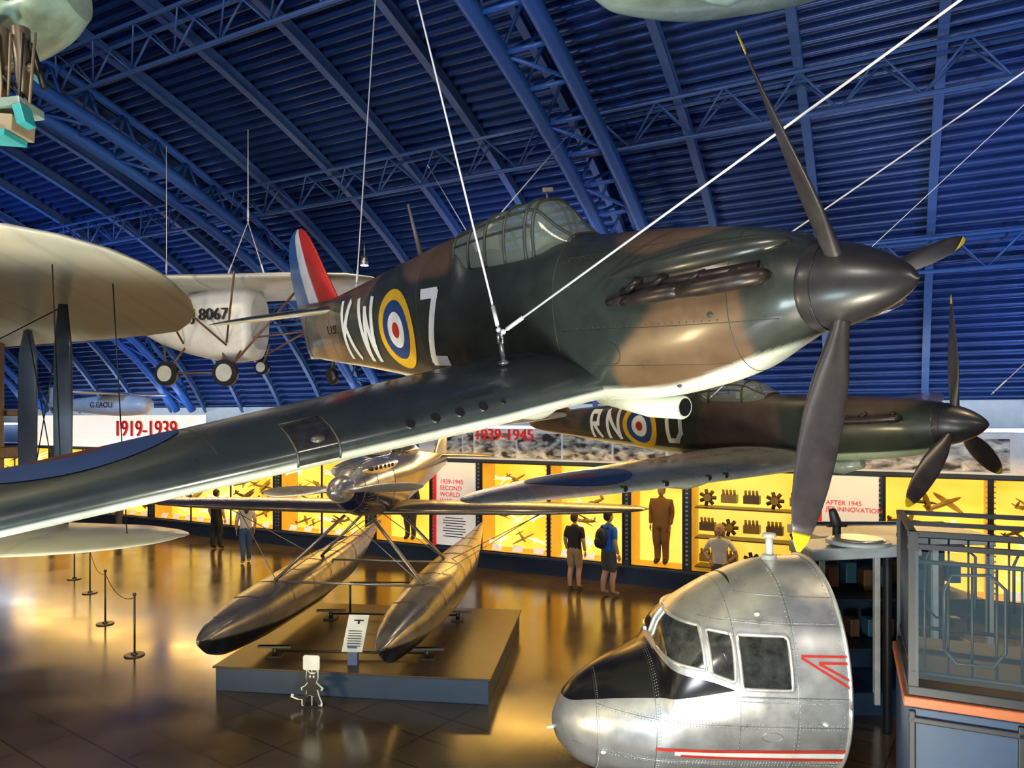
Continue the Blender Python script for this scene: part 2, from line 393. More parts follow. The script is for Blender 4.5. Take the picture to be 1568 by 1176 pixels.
mb.tube([hw.pt(yy,.13,True,.008) for yy in (2.58,2.72,2.86)],.008,6)
p=Vector(hw.pt(2.70,.02,True,.0)); mb.ell(p,(.03,.05,.03))
mb.obj('landing_lamp_frame',[mat('lampframe',(.10,.09,.08),.4,metal=.4)],hur)
mb=MB(); mb.cyl((-5.08,0,.74),(-5.2,0,1.36),.03,.014,m=0); mb.cyl((-2.72,0,.97),(-2.72,0,1.05),.010); mb.box((-2.70,0,1.06),(.03,.10,.035),0)
mb.obj('radio_mast',[mat('mast_grey',(.20,.17,.14),.5)],hur)
mb=MB(); mb.cyl((-8.2,0,-.45),(-8.35,0,-.68),.03); mb.tube([(-8.35,-.05,-.72),(-8.35,.05,-.72)],.13,20)
mb.obj('tail_wheel',[M_BLACK],hur)
for body,sz,s,z in(("L1592",.17,7.35,.0),):
    text('serial_number',body,sz,Matrix.Translation((-s,-(HF.half(s,z)+.012),z))@Matrix.Rotation(R3(3.5),4,'Z')@Matrix.Rotation(R3(90),4,'X'),M_BLACK,hur)
mb=MB()
for s in(.62,2.28,4.6,5.9,7.6):
    mb.tube([HF.pt(s,2*math.pi*j/64,.0005) for j in range(65)],.003,5)
for z,a,b_ in((-.16,.3,2.2),(.42,.62,2.2),(-.45,.7,2.2)): mb.tube([Vector((-s,-(HF.half(s,z)+.0005),z)) for s in np.linspace(a,b_,30)],.0028,5)
mb.tube([Vector((-1.7-.09*math.cos(a),-(HF.half(1.7,-.35+.09*math.sin(a))+.001),-.35+.09*math.sin(a))) for a in np.linspace(0,6.29,25)],.003,5)
for s,z in((1.2,-.62),(.75,-.1),(2.1,.2)): mb.ell((-s,-HF.half(s,z),z),(.025,.008,.02))
for yy in(1.36,3.3): mb.tube([hw.pt(yy,c,True,.0005) for c in np.linspace(0.0,.98,20)],.003,5)
for s in np.linspace(.7,2.2,26):
    for z in(-.14,.40): mb.ell((-s,-HF.half(s,z),z),(.006,.003,.006),0,None,6,4)
mb.obj('panel_seams',[M_FRAME],hur)
mb=MB(); fx=Vector(hw.pt(.9,.2,True)); mb.cyl(fx,fx+Vector((0,0,.2)),.02); mb.tube([fx+Vector((.03*math.cos(a),0,.22+.05*math.sin(a))) for a in np.linspace(0,6.28,13)],.012,8)
mb.ell(fx+Vector((0,0,.02)),(.05,.05,.03))
mb.obj('lifting_shackle',[M_STEEL],hur)
FIT=HMW@(fx+Vector((0,0,.26)))

# ------------------------------------------------------------------ spitfire
SB=[(1.2,.5,.9,.35,5),(2.9,-.1,.7,.9,-35),(5.2,.3,.6,.5,0),(7.4,.2,.8,.6,0)]
SG=(.030,.036,.026); SBR=(.070,.046,.036)
def scol(s,y,z):
    b=max([soft(in_ell(s+.06*math.sin(5*z),z,*e),.12) for e in SB]); c=mixc(SG,SBR,b)
    lo=mono([0,.8,2,4,6,8.4],[-.26,-.34,-.40,-.40,-.30,-.2],s)
    return mixc(c,(.42,.50,.33),(lo-z)/.02+.5)
def swcol(s,y,z,up,c):
    if not up and c>.01: return (.42,.48,.40)
    a=abs(y); b=max(soft(in_ell(a,s,2.0,3.2,.8,.6,30),.1),soft(in_ell(a,s,4.4,2.6,.7,.7,-20),.1))
    return mixc((.20,.21,.215),(.30,.215,.20),b)
def sfin(s,y,z,up,c): return scol(s,y,z)
SF=Fus([(0.16,.28,-.30,.27,0,2),(.5,.33,-.42,.33,0,2),(1.2,.38,-.5,.38,0,2.1),(2.1,.42,-.56,.42,0,2.1),(2.5,.44,-.58,.43,0,2.1),(3.5,.46,-.58,.43,0,2.1),(3.75,.58,-.57,.42,0,2),(4.4,.50,-.53,.38,0,2),(5.5,.36,-.44,.32,0,2),(7,.24,-.3,.2,0,2),(8.3,.16,-.16,.07,0,2),(8.5,.1,-.1,.03,0,2)])
SW=[]
for i in range(0,29):
    y=5.6*math.sin(math.pi/2*i/28); k=math.sqrt(max(0.0006,1-(y/5.6)**2)); ch=2.55*k; SW.append((y,1.65+(2.55-ch)*.36,ch,-.50+max(0,y-.6)*.075,.13-.06*y/5.6))
ST=[(0,7.1,1.15,.15,.1),(.8,7.22,1.0,.15,.1),(1.4,7.42,.65,.15,.08),(1.6,7.65,.15,.15,.08)]
SFIN=[(-.1,8.0,.5,0,.1),(.15,7.0,1.6,0,.08),(.5,7.5,1.15,0,.08),(1.0,7.8,.85,0,.08),(1.3,8.0,.45,0,.08),(1.38,8.15,.12,0,.08)]
SMW=craft_matrix((5.5,8.9,H-.08),(.6,-.8,0),7.2)
spit,_=fighter('spitfire_fighter_plane',SMW,SF,SW,ST,SFIN,sfin,scol,swcol,
  ([(2.5,.38,.44,.18),(2.7,.36,.56,.25),(2.9,.36,.66,.27),(3.2,.37,.68,.27),(3.5,.38,.66,.26),(3.85,.40,.58,.22)],[2.52,2.88,3.5,3.8]),
  (-.2,.37,.275),(2,122,242),1.6,[('D',4.15,0,.30,.52,.085),('N',5.66,.0,.30,.48,.08),('R',6.15,.0,.26,.46,.08)],(4.97,-.02,.42),{'wr':(2.7,3.9),'cmax':.24})
mb=MB()
for sd in(-1,1):
    def sp(s,z,o): return Vector((-s, sd*(SF.half(s,z)+o), z))
    mb.tube([sp(.5,.12,.02),sp(.56,.12,.05),sp(.9,.10,.06),sp(1.3,.09,.055),sp(1.7,.08,.05),sp(1.78,.08,.02)],[.03,.05,.05,.05,.045,.03],12)
    for a in(.6,.95,1.3): mb.tube([sp(a,.17,-.02),sp(a+.05,.14,.045)],[.035,.03],10)
mb.obj('exhaust_stacks',[M_EXH],spit)
mb=MB()
rg=[]
for s,h_ in((2.7,.16),(2.9,.22),(3.6,.22),(4.0,.10)): rg.append([(-s,-1.6+.28*math.copysign(abs(math.cos(a))**.6,math.cos(a)),-.52-h_*max(-.1,math.sin(a))) for a in [2*math.pi*j/20 for j in range(20)]])
mb.loft(rg,0,col=(.38,.44,.33)); mb.tube([(-1.2,0,-.55),(-1.5,0,-.62),(-2.3,0,-.6)],[.07,.1,.05],14,col=(.3,.35,.28))
mb.obj('radiator_intake',[M_PAINT],spit)
mb=MB(); sw=Wing(SW,-1)
for yy in(2.3,2.6,3.3,3.9):
    p=Vector(sw.pt(yy,.003,True)); mb.cyl(p+Vector((.012,0,0.005)),p-Vector((.1,0,0)),.035)
mb.obj('gun_ports',[M_BLACK],spit)
mb=MB(); mb.cyl((-4.0,0,.5),(-4.1,0,1.0),.025,.012); mb.obj('radio_mast',[M_FRAME],spit)

# ------------------------------------------------------------------ racing seaplane
M_SBODY=mat('seaplane_paint',attr=True,rough=.24,metal=.55,dirt=.3,dscale=5,coat=.3)
M_FLOAT=mat('float_metal',attr=True,rough=.27,metal=.85,dirt=.35,dscale=3,bump=.2,bscale=5)
PMW=craft_matrix((-2.62,11.1,2.80),(-.13,-.99,0.0),0)
sea=empty('racing_seaplane',PMW)
def pcol(s,y,z):
    if z<.0 and s<1.6: return (.010,.014,.06)
    if s<1.6: return (.50,.49,.48)
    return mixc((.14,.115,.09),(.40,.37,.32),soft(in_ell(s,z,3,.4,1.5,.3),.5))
PF=Fus([(.02,.20,-.20,.20,0,2),(.25,.30,-.36,.27,0,2),(.7,.37,-.5,.33,-.03,2.2),(1.5,.40,-.60,.36,-.05,2.3),(2.6,.42,-.62,.38,-.05,2.2),(3.2,.45,-.55,.37,0,2),(4.5,.38,-.4,.29,0,2),(6,.28,-.22,.16,.03,2),(7.2,.2,-.05,.05,.08,2)])
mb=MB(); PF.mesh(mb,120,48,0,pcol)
for sd in(-1,1):
    rg=[]
    for i in range(25):
        t=i/24; s=.12+2.6*t; k=max(.02,math.sin(math.pi*min(1,t*1.15+.02)))**.45
        rg.append([(-s, sd*.20+.12*k*math.cos(a), .26+.16*k*math.sin(a)) for a in [2*math.pi*j/16 for j in range(16)]])
    mb.loft(rg,0,col=(.48,.46,.44))
    for k in range(6): mb.ell((-.5-.22*k,sd*.31,.28),(.06,.03,.035),0,col=(.05,.04,.04))
for s in(.28,.75,1.6): mb.tube([PF.pt(s,2*math.pi*j/40,.002) for j in range(41)],.005,5,col=(.05,.05,.06))
for k in range(9): mb.tube([(-.35-.01*k,PF.half(.5,-.05*k)*1.0,-.05*k),(-1.5,PF.half(1.5,-.05*k)+.004,-.05*k)],.004,5,col=(.2,.2,.25)); mb.tube([(-.35-.01*k,-PF.half(.5,-.05*k)*1.0,-.05*k),(-1.5,-PF.half(1.5,-.05*k)-.004,-.05*k)],.004,5,col=(.2,.2,.25))
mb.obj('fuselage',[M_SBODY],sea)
mb=MB(); revolve(mb,[(0,.01),(0,.21)]+[(.02+.42*i/14,.21*(max(0,1-(i/14)**1.8))**.6) for i in range(15)],0)
mb.obj('spinner',[mat('spinner_silver',(.62,.60,.60),.25,metal=.85)],sea)
mb=MB()
for p in(87,267): blade(mb,p,1.30,0,None,.25,.1,(70,42),.05)
mb.obj('propeller_blades',[mat('blade_metal',(.46,.43,.40),.32,metal=.8,dirt=.3)],sea)
def pwcol(s,y,z,up,c): return (.12,.10,.085) if up else (.09,.08,.07)
PW=[(0,1.55,1.8,-.56,.11),(2.6,1.6,1.68,-.54,.1),(3.7,1.72,1.4,-.53,.09),(4.3,1.86,1.1,-.525,.08),(4.65,2.05,.7,-.52,.08),(4.8,2.3,.15,-.52,.08)]
for sd in(-1,1):
    mb=MB(); Wing(PW,sd).mesh(mb,40,16,0,pwcol); mb.obj('wing_starboard' if sd<0 else 'wing_port',[M_SBODY],sea)
    mb=MB(); Wing([(0,6.3,.95,.18,.08),(.9,6.4,.8,.18,.08),(1.3,6.6,.4,.18,.08)],sd).mesh(mb,12,10,0,pwcol); mb.obj('tailplane_starboard' if sd<0 else 'tailplane_port',[M_SBODY],sea)
mb=MB(); Wing([(-.1,6.0,1.2,0,.08),(.2,5.9,1.45,0,.08),(.6,6.3,1.1,0,.08),(.95,6.6,.7,0,.08),(1.05,6.8,.3,0,.08)],1,True,0).mesh(mb,16,12,0,lambda s,y,z,u,c:(.5,.5,.55)); mb.obj('fin',[M_SBODY],sea)
mb=MB(); mb.loft([[(-s,.2*k*math.cos(a),.40+.22*k*max(0,math.sin(a))) for a in [2*math.pi*j/16 for j in range(16)]] for s,k in((2.9,.3),(3.05,.9),(3.4,1),(3.9,.8),(4.5,.2))],0,col=(.2,.17,.13)); mb.obj('cockpit_fairing',[M_SBODY],sea)
FZ=.02
def float_mesh(yc):
    mb=MB(); rg=[]; cols=[]
    for i in range(101):
        q=i/100; x=1.95-7.6*q
        w_=mono([0,.02,.08,.2,.4,.6,.8,1],[.02,.10,.22,.35,.39,.34,.2,.02],q)
        top=mono([0,.05,.2,.45,.8,1],[-1.82,-1.70,-1.56,-1.46,-1.40,-1.30],q)+FZ
        bot=mono([0,.03,.1,.25,.5,.56,.8,1],[-1.88,-2.06,-2.22,-2.30,-2.30,-2.22,-1.88,-1.4],q)+FZ
        ch=mono([0,.1,.3,.6,1],[-1.85,-1.93,-2.02,-1.98,-1.36],q)+FZ; ch=max(ch,bot+.01)
        sec=[(0,top),(.35,top-.01),(.7,top-.06*(top-ch)),(.92,top-.3*(top-ch)),(1,top-.65*(top-ch)),(1.0,ch+.03),(1.0,ch),(.6,ch*.55+bot*.45),(.25,ch*.15+bot*.85),(0,bot)]
        full=sec+[(-a,b) for a,b in sec[-2:0:-1]]
        rg.append([(x,yc+a*w_,b) for a,b in full])
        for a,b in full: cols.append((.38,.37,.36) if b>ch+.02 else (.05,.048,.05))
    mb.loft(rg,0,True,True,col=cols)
    for k in range(9):
        q=.08+.1*k; x=1.95-7.6*q; w_=mono([0,.02,.08,.2,.4,.6,.8,1],[.02,.10,.22,.35,.39,.34,.2,.02],q); t_=mono([0,.05,.2,.45,.8,1],[-1.82,-1.70,-1.56,-1.46,-1.40,-1.30],q)+FZ
        mb.tube([(x,yc-w_*1.01,t_-.3),(x,yc-w_*.93,t_-.13),(x,yc-w_*.7,t_-.02),(x,yc,t_+.004),(x,yc+w_*.7,t_-.02),(x,yc+w_*.93,t_-.13),(x,yc+w_*1.01,t_-.3)],.004,5,col=(.15,.13,.10))
    return mb
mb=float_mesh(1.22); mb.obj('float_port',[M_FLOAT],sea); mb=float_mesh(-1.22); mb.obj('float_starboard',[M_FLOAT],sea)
mb=MB()
for sd in(-1,1):
    for xf,xb in((-.25,-.7),(-2.0,-2.0)):
        mb.cyl((xf,sd*1.22,-1.50),(xb,sd*.22,-.5),.05,.05,12,flat=.5,up=(1,0,0))
    for a,b in(((-.25,sd*1.2,-1.50),(-.7,-sd*.2,-.52)),((-.25,sd*1.2,-1.50),(-2.3,sd*3.0,-.54)),((-2.0,sd*1.2,-1.48),(-1.9,sd*3.0,-.54)),((-2.0,sd*1.22,-1.48),(-2.0,-sd*.2,-.5))): mb.cyl(a,b,.008,n=6)
mb.cyl((-.25,-1.22,-1.52),(-.25,1.22,-1.52),.02); mb.cyl((-2.0,-1.22,-1.50),(-2.0,1.22,-1.50),.02)
mb.obj('float_struts',[mat('strut_metal',(.30,.28,.26),.3,metal=.7)],sea)

pa=R3(-7.5); PX=Matrix.Translation((-2.05,11.75,0))@Matrix.Rotation(pa,4,'Z')
mb=MB(); mb.box((0,0,.165),(3.95,3.5,.33),1); mb.box((0,0,.345),(4.02,3.57,.03),0)
mb.obj('display_platform',[mat('platform_top',(.060,.040,.026),.33,dirt=.35,dscale=3),mat('platform_blue',(.016,.038,.080),.45)],M=PX,bevel=.008)
mb=MB()
for x,y in((-3.53,10.7),(-3.2,12.7),(-1.25,10.6),(-.95,12.6)):
    mb.cyl((x,y,.36),(x,y,.50),.035,n=12); mb.box((x,y,.37),(.22,.22,.02))
    mb.box((x,y,.495),(.5,.08,.03))
mb.cyl((-3.53,10.7,.43),(-1.25,10.6,.43),.018); mb.cyl((-3.2,12.7,.44),(-.95,12.6,.44),.018)
for x,y in((-2.95,13.1),(-1.75,13.1)): mb.cyl((x,y,.36),(x,y,.9),.02,n=8)
mb.cyl((-2.95,13.1,.9),(-1.75,13.1,.9),.015,n=8)
mb.obj('float_support_stand',[M_BLACK])
lx=Matrix.Translation((-2.28,10.32,.36))@Matrix.Rotation(R3(-5),4,'Z')
mb=MB(); mb.box((0,0,.14),(.14,.10,.28),1); mb.prism([(-.15,0),(.15,0),(.19,.52),(-.11,.52)],Matrix.Translation((0,-.07,.2))@Matrix.Rotation(R3(-25),4,'X'),.02,0)
Rr=Matrix.Rotation(R3(-25),3,'X')
def onl(x,h): q=Rr@Vector((x,-.004,h)); return Vector((0,-.07,.2))+q
mb.box(onl(.05,.44),(.14,.004,.02),2,Rr); mb.box(onl(.05,.42),(.03,.004,.06),2,Rr)
for i in range(7): mb.box(onl(.015,.08+.035*i),(.20,.004,.010),2,Rr)
mb.obj('information_lectern',[M_WHITE,mat('lect_blue',(.12,.16,.28),.4),M_BLACK],M=lx)
cM=Matrix.Translation((-2.72,9.68,0))@Matrix.Rotation(R3(-6),4,'Z')
cat=[(-.10,0),(-.07,.0),(-.05,.10),(-.01,.14),(.05,.12),(.10,.02),(.14,.0),(.15,.04),(.11,.14),(.09,.22),(.14,.20),(.16,.23),(.10,.28),(.08,.30),(.10,.36),(.10,.46),(.06,.42),(.0,.42),(-.04,.46),(-.05,.36),(-.03,.30),(-.06,.26),(-.11,.23),(-.10,.20),(-.04,.20),(-.05,.14),(-.14,.12),(-.22,.15),(-.23,.11),(-.15,.08),(-.10,.08)]
mb=MB(); mb.prism([(x*1.18-.004,(y-.24)*1.10+.27) for x,y in cat],cM,.015,0); mb.prism([(x,y+.03) for x,y in cat],cM@Matrix.Translation((0,-.012,0)),.010,1)
mb.prism([(-.09,.50),(.12,.50),(.13,.52),(.13,.68),(.11,.70),(-.08,.70),(-.1,.68),(-.1,.52)],cM,.015,0)
for sx in(.005,.055): mb.ell(cM@Vector((sx,-.016,.42)),(.013,.004,.018),0)
mb.box(cM@Vector((.0,.06,.01)),(.3,.16,.02),1); mb.cyl(cM@Vector((.02,.012,.02)),cM@Vector((.02,.012,.52)),.008,m=0)
mb.obj('cat_mascot_sign',[M_WHITE,M_BLACK])

# ------------------------------------------------------------------ airliner nose
M_ALU=mat('aluminium',attr=True,rough=.33,metal=.78,dirt=.22,dscale=3.0,bump=.22,bscale=2.5,rvar=.08)
DMW=craft_matrix((.45,8.1,-.08),(-1,0,0),0)
dc=empty('airliner_nose_section',DMW)
DF=Fus([(0,.64,.54,.04,.59,2),(.04,.77,.42,.15,.60,2),(.12,.91,.30,.29,.62,2),(.3,1.08,.16,.49,.64,2),(.6,1.25,.09,.72,.72,2),(1.0,1.42,.09,.92,.84,2.1),(1.09,1.50,.09,.95,.88,2.1),(1.18,1.72,.09,.98,.95,2.1),(1.32,1.88,.09,1.01,1.0,2.1),(1.5,2.01,.09,1.04,1.03,2.1),(1.88,2.22,.09,1.08,1.08,2.1),(2.4,2.39,.09,1.12,1.14,2.1),(2.85,2.42,.09,1.14,1.16,2.1)])
SE=2.85
def dcol(s,y,z):
    if s>2.36: return (.68,.69,.70)
    if s>1.15 and z>1.85: return (.76,.74,.68)
    return (.70,.72,.75)
mb=MB(); DF.mesh(mb,190,128,0,dcol,cap=False)
ring_o=[DF.pt(SE,2*math.pi*j/96) for j in range(96)]; ring_i=[(-SE,p[1]*.95,(p[2]-1.16)*.95+1.16) for p in ring_o]; ring_b=[(-1.9,p[1]*.9,(p[2]-1.16)*.9+1.16) for p in ring_i]
mb.loft([ring_o,ring_i],0,False,False,col=(.85,.85,.82)); mb.loft([ring_i,ring_b],1,True,False); mb.add(ring_b,[tuple(range(96))],1)
mb.tube([DF.pt(SE-.01,2*math.pi*j/96,.005) for j in range(97)],.018,8,0,col=(.85,.85,.82))
mb.obj('fuselage_skin',[M_ALU,M_BLACK],dc)
def patch(mb,s0,s1,thf,n=60,k=40,m=0,off=.004,col=None):
    vs=[];fs=[]
    for i in range(n+1):
        s=s0+(s1-s0)*i/n; a,b_=thf(s)
        for j in range(k+1): vs.append(DF.pt(s,a+(b_-a)*j/k,off))
    for i in range(n):
        for j in range(k): q=i*(k+1)+j; fs.append((q,q+1,q+k+2,q+k+1))
    mb.add(vs,fs,m,True,col)
zbf=lambda s: mono([.10,.15,.35,.6,1.2,1.74],[.885,.89,.96,1.04,1.18,1.30],s)
ztf=lambda s: mono([1.07,1.2,1.5,1.74],[1.48,1.41,1.37,1.305],s)
mb=MB()
patch(mb,.10,1.07,lambda s:(DF.theta(s,zbf(s)),math.pi-DF.theta(s,zbf(s))),70,60)
for sd in(0,1):
    f=(lambda s:(DF.theta(s,zbf(s)),DF.theta(s,ztf(s)))) if sd==0 else (lambda s:(math.pi-DF.theta(s,zbf(s)),math.pi-DF.theta(s,ztf(s))))
    patch(mb,1.07,1.74,f,40,10)
mb.obj('antiglare_panel',[mat('antiglare_black',(.009,.009,.010),.22,dirt=.2,coat=.3)],dc)
def dproj(sd):
    return lambda x,z,off: (x, sd*(DF.half(-x,z)+.008+off), z)
WINS=[[(1.535,1.44),(1.535,1.79),(1.555,1.81),(1.75,1.80),(1.77,1.78),(1.755,1.40),(1.73,1.38)],
      [(1.83,1.32),(1.81,1.34),(1.81,1.77),(1.83,1.80),(2.26,1.81),(2.29,1.78),(2.29,1.34),(2.27,1.32)]]
mbg=MB(); mbf=MB()
for sd in(1,-1):
    pr=dproj(sd)
    for wn in WINS:
        c=(sum(p[0] for p in wn)/len(wn),sum(p[1] for p in wn)/len(wn)); n=len(wn); K=6; M_=8
        bd=[]
        for i in range(n):
            for k in range(M_): a=wn[i]; b=wn[(i+1)%n]; bd.append((a[0]+(b[0]-a[0])*k/M_,a[1]+(b[1]-a[1])*k/M_))
        nb=len(bd); vs=[pr(-(c[0]+(p[0]-c[0])*j/K),c[1]+(p[1]-c[1])*j/K,0) for j in range(K+1) for p in bd]
        mbg.add(vs,[(j*nb+i,j*nb+(i+1)%nb,(j+1)*nb+(i+1)%nb,(j+1)*nb+i) for j in range(K) for i in range(nb)],0,True)
        path=[pr(-p[0],p[1],.004) for p in bd]; mbf.tube(path+[path[0]],.020,8,col=(.9,.9,.87))
    # wrap-round front windscreen pane (runs to the centre post)
    fl=(lambda a:a) if sd==1 else (lambda a:math.pi-a)
    tlo=lambda s: DF.theta(s,mono([1.10,1.2,1.49],[1.505,1.48,1.46],s)); thi=lambda s: min(1.50,DF.theta(s,min(DF.at(s)[0]-.002,1.82)))
    patch(mbg,1.11,1.485,lambda s:(fl(tlo(s)),fl(max(thi(s),tlo(s)+.01))),30,20,0,.007)
    S_=np.linspace(1.11,1.485,26)
    pth=[DF.pt(s,fl(tlo(s)),.010) for s in S_]+[DF.pt(1.485,fl(tlo(1.485)+(thi(1.485)-tlo(1.485))*t),.010) for t in (.3,.6,.9)]+[DF.pt(s,fl(max(thi(s),tlo(s)+.01)),.010) for s in S_[::-1]]
    mbf.tube(pth,.020,8,col=(.9,.9,.87))
mbg.obj('cockpit_windows',[mat('dark_window',(.040,.042,.038),.10,dirt=.8,dscale=7,coat=.5)],dc); mbf.obj('window_frames',[M_ALU],dc)
mb=MB(); pr=dproj(1)
for a,b,w_ in(((-1.0,.66),(-2.83,.70),.03),((-1.25,.60),(-2.83,.585),.03)): stroke(mb,a,b,w_,pr,0,40)
stroke(mb,(-1.2,.63),(-2.83,.64),.06,pr,1,40,off=-.003)
for a,b in(((-2.40,1.64),(-2.82,1.64)),((-2.40,1.62),(-2.82,1.36)),((-2.56,1.58),(-2.82,1.58)),((-2.56,1.57),(-2.82,1.43))): stroke(mb,a,b,.022,pr,0,14)
mb.obj('livery_stripes',[mat('stripe_red',(.55,.03,.02),.4),M_WHITE],dc)
mb=MB()
mb.cyl((-2.45,0,2.36),(-2.45,0,2.44),.10,.08); mb.cyl((-2.45,0,2.44),(-2.45,0,2.66),.045,.04); mb.cyl((-2.45,0,2.64),(-2.45,0,2.68),.08,.07); mb.cyl((.06,.02,.5),(-.1,.02,.52),.02)
for s,z in((2.05,1.98),(2.6,1.0),(.5,.5)): p=Vector(dproj(1)(-s,z,0)); mb.ell(p,(.03,.02,.02))
mb.obj('roof_antenna',[mat('antenna_white',(.7,.72,.7),.4)],dc)
mb=MB(); sc_=(.30,.32,.34)
for s in(.44,1.0,1.79,2.34):
    mb.tube([DF.pt(s,a,.001) for a in np.linspace(-1.3,math.pi+1.3,80)],.0035,5,col=sc_)
for z,a,b_ in((.52,.2,2.82),(.96,.45,2.82),(1.25,1.8,2.82),(1.90,1.5,2.82),(2.14,1.9,2.82)): mb.tube([dproj(1)(-s,z,-.006) for s in np.linspace(a,b_,50)],.0032,5,col=sc_)
for s in(.46,1.02,1.04,1.79,2.32,2.36,2.78):
    for j in range(64):
        p=Vector(DF.pt(s,-1.1+3.0*j/64,.0))
        if p.y>0.02: mb.ell(p,(.007,.007,.007),0,None,6,4,col=(.4,.42,.45))
for z in(.50,.54,.94,.98,1.20,1.24,1.92):
    for j in range(76):
        s=(.5 if z<1.2 else 1.75)+(2.78-(.5 if z<1.2 else 1.75))*j/76; mb.ell(dproj(1)(-s,z,-.008),(.007,.006,.007),0,None,6,4,col=(.4,.42,.45))
mb.tube([dproj(1)(-(2.1+.1*math.cos(a)),.85+.05*math.sin(a),-.006) for a in np.linspace(0,6.29,20)],.003,5,col=sc_)
mb.obj('rivets',[M_ALU],dc)

# ------------------------------------------------------------------ biplane on left
M_CREAM=mat('doped_fabric',attr=True,rough=.36,dirt=.12,dscale=2,coat=.25)
bip=empty('vintage_biplane')
def bcol(s,y,z,up,c):
    r=abs(((y+.0)/.36)%1-.5); k=1 if r<.46 else .86
    return tuple(q*k for q in ((.66,.60,.45) if not up else (.60,.55,.46)))
def bwing(nm,org,scale,pitch,dih,L=0):
    M=craft_matrix(org,(0,-math.cos(R3(pitch)),math.sin(R3(pitch))),0)
    st=[(0,0,3.8,0,.055),(3,0,3.5,3*dih,.055),(4.7,.0,3.05,4.7*dih,.055),(5.2,.03,2.85,5.2*dih,.05),(5.55,.12,2.6,5.55*dih,.05),(5.8,.28,2.1,5.8*dih,.05),(5.98,.5,1.5,5.98*dih,.05),(6.08,.75,.9,6.08*dih,.05),(6.12,1.0,.3,6.12*dih,.04)]
    st=[(a+L if a>0 else a,b,c*scale,d,e) for a,b,c,d,e in st]
    mb=MB(); Wing(st,1,camber=.03).mesh(mb,136,20,0,bcol); mb.obj(nm,[M_CREAM],bip,M)
bwing('upper_wing',(-8.5,4.3,H+1.21),.92,9.0,0.0,-.20); bwing('lower_wing',(-8.5,4.78,H-.93),.74,3.0,0.0,-.36)
mb=MB()
for x,y,w_,zt in((-3.75,6.0,.075,.95),(-4.55,6.75,.085,.82),(-6.6,5.2,.08,1.03),(-6.6,6.7,.08,.82)):
    mb.tube([(x,y,H-.93),(x,y,H-.7),(x,y,H+.1),(x,y,H+.6),(x,y,H+zt)],[.04,w_,w_*1.1,w_,.04],16,0,flat=.4,up=(1,0,0))
mb.obj('interplane_struts',[mat('strut_paint',(.065,.085,.12),.35,coat=.3)],bip)
mb=MB(); mb.box((-5.2,7.2,H+.0),(.16,.10,1.6),0); mb.box((-5.9,7.4,H-.35),(1.6,.5,.12),0); mb.box((-5.9,7.4,H+.05),(1.6,.3,.06),0)
mb.obj('wooden_frame',[mat('varnished_wood',(.28,.14,.05),.35,dirt=.4)],bip,bevel=.01)
mb=MB()
for a,b in(((-3.75,6.0,H+.93),(-4.55,6.75,H-.9)),((-4.55,6.75,H+.83),(-3.75,6,H-.9)),((-3.75,6.0,H+.93),(-6.6,5.2,H-.9)),((-3.75,6.0,H-.9),(-6.6,5.2,H+1.03)),((-3.0,5.4,H+1.01),(-3.0,5.6,H-.93)),((-3.2,5.0,H+1.07),(-3.75,6,H-.9))): mb.cyl(a,b,.005,n=6)
mb.obj('bracing_wires',[M_BLACK],bip)

# ------------------------------------------------------------------ tailless monoplane
TMW=craft_matrix((-4.75,13.3,H+1.76),(.97,-.22,0),0)
tl=empty('tailless_monoplane',TMW)
M_SILV=mat('silver_dope',attr=True,rough=.42,dirt=.2,dscale=2.5,metal=.1)
TF=Fus([(-.1,.50,-.50,.3,0,2.6),(0,.66,-.68,.40,0,2.8),(.5,.70,-.72,.45,0,2.8),(1.1,.60,-.62,.42,0,2.6),(1.9,.40,-.38,.3,.03,2.3),(2.5,.22,-.10,.14,.08,2),(2.85,.12,.04,.03,.08,2)])
mb=MB(); TF.mesh(mb,60,36,0,lambda s,y,z:(.70,.69,.66)); mb.obj('nacelle',[M_SILV],tl)
TI=TMW.inverted()
for sd in(-1,1):
    mb=MB(); Wing([(0,0,2.1,0,.1),(1.5,0.05,2.0,.02,.1),(2.6,.15,1.7,.03,.09),(3.0,.4,1.1,.04,.08),(3.15,.7,.3,.04,.08)],sd).mesh(mb,30,14,0,lambda s,y,z,u,c:(.50,.50,.47))
    mb.obj('wing_starboard' if sd<0 else 'wing_port',[M_SILV],tl,TI@craft_matrix((-5.5,12.4,H+2.44),(-.08,-1,.05),0))
mb=MB()
for x,y,r in((-1.5,-.5,.22),(-.28,-.5,.24),(-.05,.3,.14)):
    zc=-.95 if r>.15 else -.8
    mb.tube([(x,y-.05,zc),(x,y+.05,zc)],r,28,0); mb.tube([(x,y-.065,zc),(x,y+.065,zc)],r*.66,24,1)
    for dx in(-.25,.25): mb.cyl((x,y,zc),(x+dx,y*.5,-.4),.018,n=8,m=2)
mb.cyl((-1.5,-.5,-.95),(-.28,-.5,-.95),.018,m=2); mb.cyl((-.28,-.5,-.95),(1.0,-.3,.5),.02,m=2)
for a,b in(((-.3,-.44,-.45),(-1.2,-1.4,.66)),((-1.2,-.42,-.4),(-1.2,-1.4,.66)),((-.3,-.44,-.4),(.5,-1.4,.66)),((.3,-.1,-.6),(1.1,-.1,-.2)),((.0,-.2,-.3),(1.1,-.1,-.2))): mb.cyl(a,b,.018,n=8,m=2)
mb.obj('undercarriage',[M_BLACK,mat('wheel_disc',(.45,.45,.42),.4),mat('strut_brown',(.12,.06,.035),.4)],tl)
text('serial_number','J.8067',.30,Matrix.Translation((-.60,-.50,.10))@Matrix.Rotation(R3(90),4,'X'),M_BLACK,tl,ext=.02)
